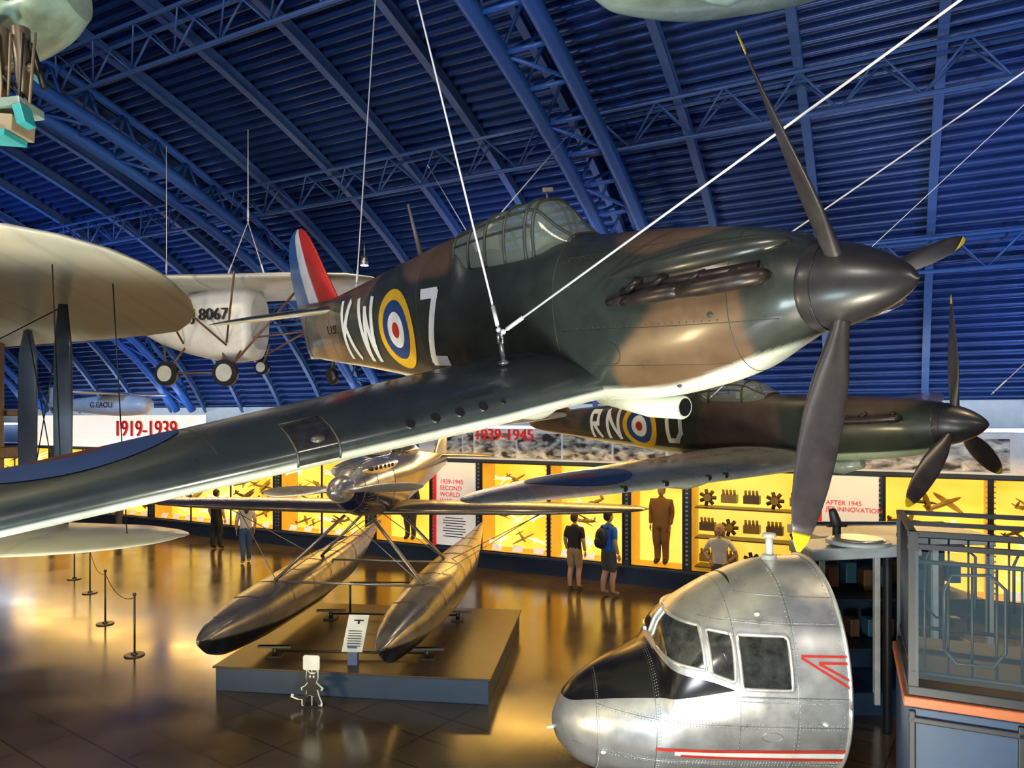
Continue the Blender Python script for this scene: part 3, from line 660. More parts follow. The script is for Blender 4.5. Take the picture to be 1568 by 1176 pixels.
mb=MB(); Mx=Matrix.Translation((-1.55,-.47,.10)); mb.prism([(-.2,.14),(-.02,.05),(.03,.10),(.10,.09),(.22,.13),(.10,.02),(.09,-.05),(.12,-.22),(.02,-.08),(-.05,.0)],Mx,.14,0)
mb.obj('bird_emblem',[M_RRED],tl)

FMW=craft_matrix((-11.2,22.3,H+.40),(.95,-.3,0),0); fp=empty('small_white_monoplane',FMW)
mb=MB(); Fus([(0,.08,-.08,.08,0,2),(.15,.26,-.28,.25,0,2),(1.2,.34,-.34,.33,0,2),(2.4,.28,-.26,.26,0,2),(4.2,.1,-.04,.06,.03,2)]).mesh(mb,40,24,0,lambda s,y,z:(.8,.8,.78))
for sd in(-1,1): Wing([(0,.8,1.0,.33,.1),(1.6,.95,.8,.36,.1),(1.9,1.2,.3,.36,.1)],sd).mesh(mb,12,10,0,lambda *a:(.75,.75,.72))
Wing([(.0,3.4,.8,0,.1),(.6,3.8,.35,0,.1)],1,True,0).mesh(mb,8,8,0,lambda *a:(.75,.75,.72))
mb.obj('airframe',[M_SILV],fp); text('registration','G-EAOU',.24,Matrix.Translation((-1.6,-.37,0))@Matrix.Rotation(R3(90),4,'X'),M_BLACK,fp)

# ------------------------------------------------------------------ top-left jet underside, top-right belly
M_PALE=mat('pale_green_paint',(.36,.48,.38),.36,dirt=.45,dscale=4,coat=.3)
jt=empty('jet_aircraft_underside')
mb=MB()
JF=Fus([(-1,.5,-.34,.40,0,3.2),(0,.55,-.38,.42,0,3.2),(1.0,.5,-.38,.40,0,3.0),(1.40,.46,-.30,.38,0,2.8),(1.70,.36,-.14,.30,0.05,2.6),(1.84,.25,.0,.20,.1,2.4)])
JM=craft_matrix((-4.52,4.25,H+2.60),(-.98,-.10,.05),0)
JF.mesh(mb,60,44,0)
for s in(.5,.9,1.3): mb.tube([JF.pt(s,a,.002) for a in np.linspace(0,2*math.pi,60)],.005,5,1)
for s,th,r in((1.18,-1.9,.07),(.95,-2.0,.06),(1.42,-2.2,.05),(1.05,-1.45,.08),(1.35,-1.2,.07),(1.5,-.8,.05)):
    p=Vector(JF.pt(s,th)); mb.ell(p,(r,r*.8,.03),1); mb.ell(p+Vector((0,0,-.016)),(r*.6,r*.5,.03),2)
mb.box((-.9,-.30,-.40),(.5,.16,.06),0); mb.box((-1.2,-.12,-.40),(.30,.10,.12),2,Matrix.Rotation(.4,3,'Y')); mb.box((-1.45,-.2,-.30),(.16,.24,.03),3,Matrix.Rotation(-.6,3,'Y')); mb.box((-1.35,.33,-.26),(.34,.03,.16),3,Matrix.Rotation(.3,3,'Y')); mb.box((-1.55,.36,-.10),(.20,.03,.10),2)
mb.obj('fuselage',[M_PALE,M_BLACK,mat('nozzle_bronze',(.14,.11,.07),.4,metal=.5),mat('hatch_turquoise',(.10,.40,.42),.4)],jt,JM,bevel=0)
mb=MB()
for x in(-2.96,-2.84): mb.tube([(x,4.15,H+2.25),(x+.02,4.15,H+1.92),(x+.03,4.12,H+1.78)],[.05,.04,.03],12,2)
mb.tube([(-3.05,4.15,H+2.25),(-3.06,4.15,H+1.80)],[.06,.05],12,0)
mb.cyl((-3.0,4.15,H+2.0),(-2.76,4.15,H+2.02),.03,m=2); mb.cyl((-2.78,4.15,H+2.16),(-2.70,4.15,H+1.90),.018,m=1); mb.cyl((-2.9,4.1,H+1.95),(-2.76,4.1,H+1.80),.015,m=1)
for k in range(5): mb.cyl((-3.0+.07*k,4.1,H+2.2),(-2.96+.06*k,4.05,H+1.85-.02*k),.009,m=1 if k%2 else 2,n=6)
Ry=lambda a: Matrix.Rotation(R3(a),3,'Y')
mb.box((-2.92,4.12,H+1.76),(.34,.22,.05),0,Ry(-6)); mb.box((-2.95,4.12,H+1.67),(.30,.2,.09),3,Ry(4)); mb.box((-2.75,4.05,H+1.70),(.05,.1,.11),4,Ry(-15)); mb.box((-2.95,4.1,H+1.605),(.24,.2,.035),4,Ry(4))
mb.obj('undercarriage_leg',[M_PALE,M_BLACK,mat('leg_bronze',(.18,.13,.08),.4,metal=.4),mat('pad_tan',(.45,.34,.2),.5),mat('pad_turq',(.05,.45,.45),.4)],jt,bevel=.01)
bl=empty('suspended_airliner_belly')
mb=MB(); Fus([(0,.1,-.02,.1,0,2),(.5,.5,-.10,.4,0,2.2),(1.4,.7,-.15,.6,0,2.2),(2.0,.6,-.10,.5,0,2.2),(2.4,.2,-.02,.1,0,2)]).mesh(mb,50,30,0)
mb.loft([[(-1.45+k,.05*q*math.cos(a),-.12+q*.13*math.sin(a)) for a in [2*math.pi*j/14 for j in range(14)]] for k,q in((0,.2),(.15,.8),(.3,1),(.42,.5),(.5,.1))],0)
mb.obj('fuselage',[M_PALE],bl,craft_matrix((2.95,6.0,H+3.68),(1,0,.0),0))

# ------------------------------------------------------------------ hall
TH=R3(27.8); wv=Vector((math.cos(TH),-math.sin(TH),0)); nv=Vector((math.sin(TH),math.cos(TH),0))
def P(l,s,z=0): return wv*l+nv*s+Vector((0,0,z))
LM=-36; LX=12
prof=[(-9,7.7),(-4,8.2),(0,8.1),(4,7.7),(8,6.9),(11,5.95),(14,4.55),(16,3.05),(17.3,1.6),(18.1,.35)]
rz=lambda s: mono([p[0] for p in prof],[p[1] for p in prof],s)
PER=.215
ss=np.linspace(-9,18.1,2400); zz=np.array([rz(s) for s in ss])
arc=np.concatenate([[0],np.cumsum(np.hypot(np.diff(ss),np.diff(zz)))]); Ltot=arc[-1]; N_=int(Ltot/PER)*10
u_=np.linspace(0,Ltot,N_); S=np.interp(u_,arc,ss); Z=np.interp(u_,arc,zz); tx=np.gradient(S); tz=np.gradient(Z); nn=np.hypot(tx,tz)
off=.065*np.clip(1.6*np.sin(2*math.pi*u_/PER),-1,1)
S2=S-tz/nn*off; Z2=Z+tx/nn*off
vs=[];fs=[]
for i in range(N_): vs+= [P(LM,S2[i],H+Z2[i]),P(LX,S2[i],H+Z2[i])]
for i in range(N_-1): fs.append((2*i,2*i+1,2*i+3,2*i+2))
M_ROOF=mat('corrugated_blue',(.017,.046,.165),.32,dirt=.35,dscale=.5,metal=.35)
M_BEAM=mat('beam_blue',(.045,.098,.25),.4,dirt=.1)
M_TRUSS=mat('truss_blue',(.026,.10,.36),.36,dirt=.1)
mb=MB(); mb.add(vs,fs,0,True); mb.obj('ceiling',[M_ROOF])
mb=MB()
l=-1.25-1.9*17
while l<LX:
    sv=np.linspace(-8,18,50)
    rg=[]
    for s in sv:
        z=H+rz(s)-.08
        rg.append([P(l-.06,s,z),P(l+.06,s,z),P(l+.06,s,z-.03),P(l+.02,s,z-.03),P(l+.02,s,z-.2),P(l+.07,s,z-.2),P(l+.07,s,z-.23),P(l-.07,s,z-.23),P(l-.07,s,z-.2),P(l-.02,s,z-.2),P(l-.02,s,z-.03),P(l-.06,s,z-.03)])
    mb.loft(rg,0,False,True); l+=1.9
mb.obj('roof_rafters',[M_BEAM])
def rib(l0,nm):
    mb=MB(); n=34; sv=np.linspace(-7,17.4,n)
    A=[P(l0-.42,s,H+rz(s)-1.2) for s in sv]; B=[P(l0+.42,s,H+rz(s)-1.2) for s in sv]; C=[P(l0,s,H+rz(s)-.38) for s in sv]
    mb.tube(A,.13,12); mb.tube(B,.13,12); mb.tube(C,.085,12)
    for i in range(n-1):
        mb.cyl(A[i],B[i],.04,n=8); mb.cyl(A[i],C[i+1],.032,n=8); mb.cyl(B[i],C[i+1],.032,n=8); mb.cyl(A[i+1],C[i+1],.03,n=8); mb.cyl(B[i+1],C[i+1],.03,n=8)
        if i%2==0: mb.cyl(A[i],B[i+1],.035,n=8)
    return mb.obj(nm,[M_TRUSS])
for i,l0 in enumerate((-4.65,-13.8,-22.5,-31.5,4.8)): rib(l0,'roof_arch_truss' if i==0 else 'roof_arch_truss.%03d'%i)
def girder(s,nm):
    mb=MB(); z0=H+rz(s)-.30; z1=z0-.55; n=int((LX-LM)/.55)
    mb.cyl(P(LM,s,z0),P(LX,s,z0),.04,n=8); mb.cyl(P(LM,s,z1),P(LX,s,z1),.04,n=8)
    mb.cyl(P(LM,s-.35,z0),P(LX,s-.35,z0),.035,n=8)
    for i in range(n):
        l=LM+(LX-LM)*i/n; l2=LM+(LX-LM)*(i+1)/n; a,b=(z0,z1) if i%2 else (z1,z0)
        mb.cyl(P(l,s,a),P(l2,s,b),.022,n=6); mb.cyl(P(l,s-.35 if a==z0 else s,a),P(l2,s-.35 if b==z0 else s,b),.018,n=6)
    mb.obj(nm,[M_BEAM])
for i,s in enumerate((2.5,8.0,12.0,15.4)): girder(s,'lattice_girder' if i==0 else 'lattice_girder.%03d'%i)

M_FLOOR=bpy.data.materials.new('polished_floor'); M_FLOOR.use_nodes=True
nt=M_FLOOR.node_tree; N=nt.nodes; L=nt.links; b=N['Principled BSDF']; tc=N.new('ShaderNodeTexCoord')
br=N.new('ShaderNodeTexBrick'); br.inputs['Scale'].default_value=.42; br.inputs['Mortar Size'].default_value=.005; br.offset=0
br.inputs['Color1'].default_value=(.058,.043,.028,1); br.inputs['Color2'].default_value=(.068,.050,.033,1); br.inputs['Mortar'].default_value=(.022,.017,.012,1)
mpn=N.new('ShaderNodeMapping'); mpn.inputs['Rotation'].default_value=(0,0,R3(35)); L.new(tc.outputs['Object'],mpn.inputs[0]); L.new(mpn.outputs[0],br.inputs['Vector'])
nz=N.new('ShaderNodeTexNoise'); nz.inputs['Scale'].default_value=.8; nz.inputs['Detail'].default_value=6; L.new(tc.outputs['Object'],nz.inputs['Vector'])
mr=N.new('ShaderNodeMapRange'); mr.inputs[1].default_value=.3; mr.inputs[2].default_value=.7; mr.inputs[3].default_value=.13; mr.inputs[4].default_value=.22; L.new(nz.outputs['Fac'],mr.inputs[0]); L.new(mr.outputs[0],b.inputs['Roughness'])
m3=N.new('ShaderNodeMapRange'); m3.inputs[1].default_value=.3; m3.inputs[2].default_value=.7; m3.inputs[3].default_value=.65; m3.inputs[4].default_value=1.25; L.new(nz.outputs['Fac'],m3.inputs[0])
vm=N.new('ShaderNodeVectorMath'); vm.operation='SCALE'; L.new(br.outputs['Color'],vm.inputs[0]); L.new(m3.outputs[0],vm.inputs['Scale']); L.new(vm.outputs[0],b.inputs['Base Color'])
b.inputs['IOR'].default_value=1.85
mb=MB(); mb.add([P(LM,-9,0),P(LX,-9,0),P(LX,18.3,0),P(LM,18.3,0)],[(0,1,2,3)]); mb.obj('floor',[M_FLOOR])
M_WBLUE=mat('wall_blue',(.018,.040,.11),.5,dirt=.15)
M_WLITE=mat('wall_light',(.55,.60,.62),.6,dirt=.1)
def wallbox(nm,a,bq,h0,h1,m):
    mb=MB(); a0,b0=Vector(a),Vector(bq); d=(b0-a0).normalized(); p=Vector((-d.y,d.x,0))*.1
    vs=[a0+Vector((0,0,h0)),b0+Vector((0,0,h0)),b0+Vector((0,0,h1)),a0+Vector((0,0,h1))]; vs+= [v+p for v in vs]
    mb.add(vs,[(0,1,2,3),(7,6,5,4),(0,4,5,1),(3,2,6,7),(0,3,7,4),(1,5,6,2)]); return mb.obj(nm,[m])
wallbox('wall_back',P(LM,18.2),P(LX,18.2),0,H+.45,M_WLITE)
wallbox('wall_left',P(LM-.02,-9),P(LM-.02,18.2),0,H+8,M_WBLUE)
wallbox('wall_right',P(LX+.12,18.2),P(LX+.12,-9),0,H+8,M_WBLUE)

# display wall
DW=Matrix.Translation((-.75,18.65,0))@Matrix.Rotation(-R3(27.8),4,'Z')
disp=empty('exhibition_display_wall',DW)
M_CASEY=case_mat('case_yellow')
M_CASEI=mat('case_inner',(.6,.34,.05),.6,emis=(1,.52,.04),estr=.3)  # lining emission stands in for light inside the cases
M_PANEL=mat('white_panel',(.75,.76,.78),.55,dirt=.05,emis=(.9,.92,1),estr=.30)
M_REDS=mat('sign_red',(.65,.02,.015),.5,emis=(.8,.03,.02),estr=.3)
CAS=[(-24,-19.3),(-19,-13.4),(-13.1,-7.45),(-7.15,-3.85),(-3.5,-1.65),(-.05,1.85),(1.9,3.8),(3.97,5.22),(5.38,7.95),(9.25,11.0),(11.05,13.5)]
ZB,ZT=.45,2.75
mb=MB()
mb.box((-6,.35,.2),(40,.7,.4),0); mb.box((-6,.35,.425),(40,.9,.05),0); mb.box((-6,.35,2.82),(40,.74,.14),0); mb.box((-6,.75,1.8),(40,.05,3.6),0)
edges=[]; prev=-26
for a,bq in CAS: edges.append((prev,a)); prev=bq
edges.append((prev,14))
for a,bq in edges:
    if bq-a>0.02: mb.box(((a+bq)/2,.35,1.6),(bq-a,.7,2.3),0)
mb.obj('wall_structure',[M_WBLUE],disp)
mb=MB()
for a,bq in CAS:
    mb.box(((a+bq)/2,.71,1.6),(bq-a,.02,2.3),0); mb.box(((a+bq)/2,.35,2.735),(bq-a,.68,.02),1); mb.box(((a+bq)/2,.35,.46),(bq-a,.68,.02),1)
    mb.box((a+.01,.35,1.6),(.02,.68,2.28),1); mb.box((bq-.01,.35,1.6),(.02,.68,2.28),1)
mb.obj('case_linings',[M_CASEY,M_CASEI],disp)
mb=MB()
for a,bq in CAS:
    n=max(1,round((bq-a)/1.9))
    for i in range(n+1):
        x=a+(bq-a)*i/n; mb.box((x,0,1.6),(.05,.03,2.3))
    for z in (ZB,ZT): mb.box(((a+bq)/2,0,z),(bq-a,.035,.05))
mb.obj('case_mullions',[M_BLACK],disp)
mb=MB()
for a,bq in CAS:
    for x in(a-.09,bq+.09):
        for k in range(22): mb.box((x,-.005,.6+k*.1),(.035,.012,.035))
mb.obj('perforated_trim',[mat('trim_light',(.45,.5,.6),.4,metal=.5)],disp)
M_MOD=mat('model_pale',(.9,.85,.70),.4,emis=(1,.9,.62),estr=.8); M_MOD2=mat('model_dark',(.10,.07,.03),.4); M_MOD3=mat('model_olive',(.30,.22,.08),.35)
def mini(mb,c,sz,yaw,roll,m,bi=False):
    Rm=(Matrix.Rotation(yaw,3,'Z')@Matrix.Rotation(roll,3,'Y')@Matrix.Rotation(.45,3,'X')); c=Vector(c)
    mb.ell(c,(.5*sz,.06*sz,.07*sz),m,Rm,12,8)
    mb.ell(c+Rm@Vector((.12*sz,0,-.02*sz)),(.09*sz,.55*sz,.018*sz),m,Rm,12,6)
    if bi: mb.ell(c+Rm@Vector((.12*sz,0,.13*sz)),(.09*sz,.55*sz,.018*sz),m,Rm,12,6)
    mb.ell(c+Rm@Vector((-.42*sz,0,.02*sz)),(.06*sz,.2*sz,.012*sz),m,Rm,10,6)
    mb.ell(c+Rm@Vector((-.43*sz,0,.08*sz)),(.06*sz,.012*sz,.10*sz),m,Rm,10,6)
    mb.ell(c+Rm@Vector((.08*sz,0,.06*sz)),(.1*sz,.04*sz,.05*sz),m,Rm,8,6)
    mb.cyl(c,c+Vector((0,.2*sz,-.0)),.006,m=m,n=6)
mb=MB()
for ci,(a,bq) in enumerate(CAS):
    if ci in(4,7,8): continue
    w_=bq-a; n=max(2,int(w_/.60))
    for r in range(4):
        for i in range(n):
            if random.random()<.15: continue
            mini(mb,(a+.35+(w_-.6)*(i+random.random()*.6)/n,.30,.80+.50*r+random.uniform(-.1,.1)),random.uniform(.45,.8),random.uniform(-.9,.9)+(math.pi if random.random()<.4 else 0),random.uniform(-.35,.35),random.choice([0,0,0,2,1]),random.random()<.35)
    for i in range(int(w_/.6)): mb.box((a+.4+i*.6,.12,.56),(.28,.02,.16),3,Matrix.Rotation(-.5,3,'X'))
for i in range(5):
    x=5.7+i*.48
    for zz_ in(.75,1.45,2.1):
        k=(i+int(zz_*10))%3
        if k==0:
            for q in range(7): a=2*math.pi*q/7; mb.cyl((x,.3,zz_),(x+.19*math.cos(a),.3,zz_+.19*math.sin(a)),.045,.04,8,m=1)
            mb.cyl((x,.2,zz_),(x,.4,zz_),.08,n=12,m=2)
        else:
            mb.box((x,.3,zz_),(.34,.22,.18),1+k%2)
            for q in range(4): mb.cyl((x-.12+.08*q,.26,zz_+.05),(x-.12+.08*q,.2,zz_+.2),.028,n=8,m=2)
for z in(.55,1.2,1.88): mb.box((6.65,.35,z),(2.4,.5,.03),1)
mb.obj('model_airplanes',[M_MOD,M_MOD2,M_MOD3,M_PANEL],disp)
mb=MB()
mb.box((-.86,-.03,1.62),(1.28,.05,2.2),0); mb.box((-1.46,-.06,1.62),(.10,.05,2.26),1)
mb.box((8.6,-.03,1.62),(1.10,.05,2.2),0); mb.box((8.06,-.06,1.62),(.09,.05,2.26),1)
for x0 in(-1.2,8.25):
    for k in range(8): mb.box((x0+.35,-.058,1.25-.07*k),(.7 if k%3 else .55,.004,.022),2)
mb.obj('information_panels',[M_PANEL,M_REDS,M_BLACK],disp)
TX=Matrix.Rotation(R3(90),4,'X')
def wtext(nm,b_,sz,x,y,z,m,al='LEFT',ext=.004): return text(nm,b_,sz,Matrix.Translation((x,y,z))@TX,m,disp,ext=ext,align=al)
wtext('panel_title','1939-1945\nSECOND\nWORLD\nWAR',.17,-1.3,-.06,1.95,M_REDS); wtext('panel_title','AFTER 1945\nJET INNOVATION',.13,8.18,-.06,2.1,M_REDS)
PH=[photo_mat('archive_photo_%d'%i,i*2.7) for i in range(4)]
mb=MB(); x=-1.5; i=0
for w_ in(.9,.35,1.25,1.25,1.3,1.3,1.3,1.3,1.3,1.3,1.3): mb.box((x+w_/2,-.03,3.2),(w_-.06,.04,.62),i%4); x+=w_; i+=1
mb.obj('archive_photographs',PH,disp)
mb=MB(); mb.box((5.5,-.01,3.22),(15,.03,.78),0); mb.box((-15.3,-.03,3.42),(9.6,.05,1.15),1); mb.box((-6,-.01,3.22),(7.5,.03,.72),2)
mb.obj('sign_backing',[mat('band_pale',(.55,.57,.6),.5,emis=(.9,.93,1),estr=.2),mat('sign_white',(.85,.87,.9),.5,dirt=.05,emis=(1,.93,.80),estr=.9),mat('photo_band',(.30,.30,.30),.5,dirt=.6,dscale=1.5)],disp)
wtext('date_sign','1939-1945',.40,-.2,-.12,3.46,M_REDS,ext=.03)
wtext('date_sign','1919-1939',.78,-15.1,-.12,3.5,M_REDS,ext=.03)
mb=MB(); mb.box((-6,.35,3.66),(40,.12,.06),0); mb.obj('wall_head_luminaire',[mat('led',(1,1,1),.5,emis=(.75,.86,1),estr=20)],disp)  # added glowing strip, put in to brighten the lower roof and back wall

# ------------------------------------------------------------------ people
SKIN=mat('skin',(.55,.33,.23),.5,dirt=.05); M_MOUTH=mat('lips',(.35,.1,.09),.5); M_EYE=mat('eye_white',(.8,.8,.8),.3)
def person(nm,loc,ht,yaw,top,bottom,hair,shoes=(.03,.03,.03),sleeve=.6,short=True,longhair=False,arms='down',stride=.0,backpack=None,skin=None,scale_w=1.0,bulk=1.0):
    root=empty(nm,Matrix.Translation(loc)@Matrix.Rotation(R3(yaw),4,'Z')@Matrix.Scale(ht/1.75,4))
    V=[];Rr=[];E=[];lab=[]
    def v(p,r,par=None,lb='torso'):
        V.append(p);Rr.append(tuple(q*bulk for q in r) if lb!='skin' else r); i=len(V)-1
        if par is not None: E.append((par,i)); lab.append((par,i,lb))
        return i
    pel=v((0,0,.95),(.150*scale_w,.115)); sp=v((0,.0,1.12),(.14*scale_w,.105),pel,'torso'); ch=v((0,0,1.33),(.170*scale_w,.12),sp,'torso'); nb=v((0,0,1.46),(.085,.075),ch,'torso'); hd=v((0,.015,1.56),(.052,.055),nb,'skin')
    for sd in(-1,1):
        sh=v((sd*.185*scale_w,0,1.415),(.070,.066),ch,'torso')
        if arms=='down': el=(sd*.245,-.02,1.14); wr=(sd*.235,.07,.90)
        elif arms=='fold': el=(sd*.25,.04,1.15); wr=(-sd*.02,.20,1.17+.03*sd)
        elif arms=='hip': el=(sd*.33,-.06,1.17); wr=(sd*.19,.06,1.02)
        mid=tuple(sh_*(.45)+e*.55 for sh_,e in zip((sd*.19*scale_w,0,1.415),el))
        ms=v(mid,(.058,.058),sh,'sleeve'); e=v(el,(.044,.044),ms,'sleeve2'); w_=v(wr,(.029,.032),e,'fore')
        hp=v((sd*.090,0,.86),(.108,.105),pel,'leg'); st=stride*sd
        kn=(sd*.095,.03+st*.5,.50); an=(sd*.095,-.02+st,.085)
        mt=v((sd*.095,.02+st*.25,.60),(.095,.095) if short else (.082,.086),hp,'leg')
        k=v(kn,(.062,.064) if short else (.076,.076),mt,'knee'); cf=v((sd*.095,-.02+st*.7,.34),(.058,.062),k,'shin'); a=v(an,(.040,.044) if short else (.058,.058),cf,'shin')
        t=v((sd*.11,.14+st,.045),(.042,.035),a,'shoe')
        wv_=Vector(wr); dr=(wv_-Vector(el)).normalized(); sdv=dr.cross(Vector((0,0,1)) if abs(dr.z)<.8 else Vector((0,1,0))).normalized(); up=sdv.cross(dr)
        mbh=MB(); Rm=Matrix((sdv,dr,up)).transposed()
        mbh.ell(wv_+dr*.055,(.016,.055,.038),0,Rm,10,8)
        for f,(o_,ln) in enumerate(((-.027,.065),(-.009,.078),(.009,.073),(.026,.056))):
            b0=wv_+dr*.095+up*o_; b1=b0+dr*ln*.5+sdv*.006*-sd; b2=b1+dr*ln*.38+sdv*.022*-sd
            mbh.tube([b0-dr*.02,b0,b1,b2],[.009,.0095,.0085,.006],8)
        b0=wv_+dr*.03+up*-.03; mbh.tube([b0,b0+dr*.03-up*.02,b0+dr*.06-up*.022],[.012,.010,.007],8)
        mbh.obj('hand_right' if sd>0 else 'hand_left',[skin or SKIN],root)
    me=bpy.data.meshes.new('tmp'); me.from_pydata(V,E,[]); o=bpy.data.objects.new('tmp',me); COL.objects.link(o)
    m_=o.modifiers.new('skin','SKIN'); m_.use_smooth_shade=True
    for i,r in enumerate(Rr): me.skin_vertices[0].data[i].radius=r
    me.skin_vertices[0].data[0].use_root=True
    o.modifiers.new('sub','SUBSURF').levels=2
    dg=bpy.context.evaluated_depsgraph_get(); ev=o.evaluated_get(dg); nm_=bpy.data.meshes.new_from_object(ev)
    bpy.data.objects.remove(o); nm_.materials.clear()
    mt_=mat(nm+'_top',top,.8,dirt=.15); mbm=mat(nm+'_bottom',bottom,.8,dirt=.15); msh=mat(nm+'_shoes',shoes,.6)
    for q in(skin or SKIN,mt_,mbm,msh): nm_.materials.append(q)
    VV=[Vector(p) for p in V]
    for f in nm_.polygons:
        c=f.center; best=None
        for a,b_,lb in lab:
            d=VV[b_]-VV[a]; t=max(0,min(1,(c-VV[a]).dot(d)/d.length_squared)); r=Rr[a][0]*(1-t)+Rr[b_][0]*t; q=(c-VV[a]-d*t).length-r
            if best is None or q<best[0]: best=(q,lb,t)
        lb,t=best[1],best[2]
        if lb=='torso': mi=1 if c.z>.97 else 2
        elif lb=='sleeve': mi=1
        elif lb=='sleeve2': mi=1 if sleeve>.55 and t<.35 or sleeve>.9 else 0
        elif lb=='fore': mi=1 if sleeve>.9 and t<.9 else 0
        elif lb=='leg': mi=2
        elif lb in('knee','shin'): mi=0 if short and not(lb=='knee' and t<.25) else 2
        elif lb=='shoe': mi=3
        else: mi=0
        if c.z<.10: mi=3
        f.material_index=mi; f.use_smooth=True
    bo=bpy.data.objects.new('body',nm_); COL.objects.link(bo); bo.parent=root
    mbh=MB(); rg=[]
    for i in range(19):
        t=i/18; z=-.115+.235*t; w_=.076*mono([0,.08,.25,.5,.75,.92,1],[.25,.55,.82,1,.98,.62,.08],t); d_=.096*mono([0,.08,.25,.5,.75,.92,1],[.3,.62,.84,.98,1,.65,.08],t); yo=.02*(1-t)
        rg.append([(w_*math.cos(a), yo+d_*math.sin(a)*(1.0 if math.sin(a)<0 else .93), 1.655+z) for a in [2*math.pi*j/24 for j in range(24)]])
    mbh.loft(rg,0)
    mbh.tube([(0,.095,1.675),(0,.112,1.65),(0,.118,1.632),(0,.10,1.622)],[.008,.011,.015,.010],8,0)
    for sd in(-1,1):
        mbh.ell((sd*.078,.0,1.65),(.012,.022,.032),0); mbh.ell((sd*.030,.088,1.665),(.014,.009,.008),1); mbh.ell((sd*.030,.096,1.665),(.006,.004,.006),2)
        mbh.ell((sd*.030,.092,1.687),(.020,.007,.004),3)
    mbh.ell((0,.102,1.597),(.024,.008,.007),4)
    mbh.ell((0,-.018,1.70),(.086,.100,.088),3,None,24,14); mbh.ell((0,-.045,1.66),(.082,.068,.09),3,None,20,12)
    if longhair:
        mbh.tube([(0,-.05,1.70),(0,-.085,1.58),(0,-.09,1.46),(0,-.085,1.38)],[.07,.085,.07,.03],16,3)
        for sd in(-1,1): mbh.tube([(sd*.06,-.0,1.70),(sd*.085,-.01,1.60),(sd*.08,-.02,1.50)],[.03,.035,.015],10,3)
    mbh.obj('head',[skin or SKIN,M_EYE,M_BLACK,mat(nm+'_hair',hair,.7,dirt=.3,dscale=30),M_MOUTH],root)
    if backpack:
        mbb=MB(); mbb.ell((0,-.20,1.22),(.15,.10,.22),0); mbb.ell((0,-.28,1.14),(.11,.05,.11),0)
        for sd in(-1,1): mbb.tube([(sd*.09,-.14,1.42),(sd*.11,.02,1.49),(sd*.12,.125,1.36),(sd*.13,.08,1.16),(sd*.12,-.1,1.08)],.018,8,0,flat=.5)
        mbb.obj('backpack',[mat('backpack_fabric',backpack,.7)],root)
    return root
person('standing_visitor_black_top',(1.42,16.3,0),1.72,-35,(.015,.015,.018),(.42,.28,.16),(.05,.03,.02),(.1,.08,.07),stride=.04,bulk=1.08)
person('standing_visitor_blue_shirt',(2.11,15.7,0),1.84,-60,(.02,.14,.62),(.07,.075,.09),(.03,.02,.015),(.2,.18,.16),backpack=(.02,.02,.03),stride=.06,bulk=1.1)
person('standing_woman_white_top',(4.22,14.6,0),1.72,150,(.78,.76,.74),(.10,.10,.14),(.45,.30,.14),arms='hip',short=False,longhair=True)
person('standing_visitor_black_outfit',(-8.8,21.4,0),1.75,-20,(.012,.012,.014),(.015,.015,.018),(.03,.02,.02),short=False,stride=.05,bulk=1.1)
person('walking_visitor_jeans',(-7.15,19.3,0),1.70,30,(.62,.56,.55),(.05,.10,.24),(.12,.06,.03),(.6,.6,.6),short=False,longhair=True,stride=.12,bulk=1.05)
person('standing_visitor_light_jacket',(-12.9,23.6,0),1.72,100,(.45,.55,.68),(.07,.08,.12),(.1,.06,.03),short=False)
BR=(.16,.09,.04)
mn=mat('mannequin_skin',(.3,.2,.12),.5)
pp=DW@Vector((4.6,.40,.48)); person('pilot_mannequin',pp,1.80,150,BR,BR,(.08,.04,.02),(.03,.02,.02),sleeve=1,short=False,skin=mn,scale_w=1.15,bulk=1.35)
pp=DW@Vector((-2.6,.40,.48)); person('pilot_mannequin.001',pp,1.75,160,(.03,.04,.08),(.03,.04,.08),(.05,.03,.02),sleeve=1,short=False,skin=mn,bulk=1.25)

def stan(i,x,y,h=1.0):
    mb=MB(); mb.cyl((0,0,0),(0,0,.02),.16,.15,24); mb.cyl((0,0,.02),(0,0,.05),.06,.02,16); mb.cyl((0,0,.03),(0,0,h),.016,n=12); mb.ell((0,0,h),(.03,.03,.03))
    mb.obj('barrier_stanchion' if i==0 else 'barrier_stanchion.%03d'%i,[mat('stanchion_grey',(.10,.09,.08),.35,metal=.6)],M=Matrix.Translation((x,y,0)))
ST_=[(-6.2,11.8),(-7.7,13.6),(-9.4,16.0),(-10.6,17.4),(4.4,13.3),(5.6,12.8)]
for i,(x,y) in enumerate(ST_): stan(i,x,y)
mb=MB()
for a,b_ in((0,1),(1,2),(2,3),(4,5)):
    A=Vector((*ST_[a],.95)); B=Vector((*ST_[b_],.95)); mb.tube([A.lerp(B,t)-Vector((0,0,.18*4*t*(1-t))) for t in np.linspace(0.02,.98,14)],.006,6)
mb.obj('rope_cord',[M_BLACK])

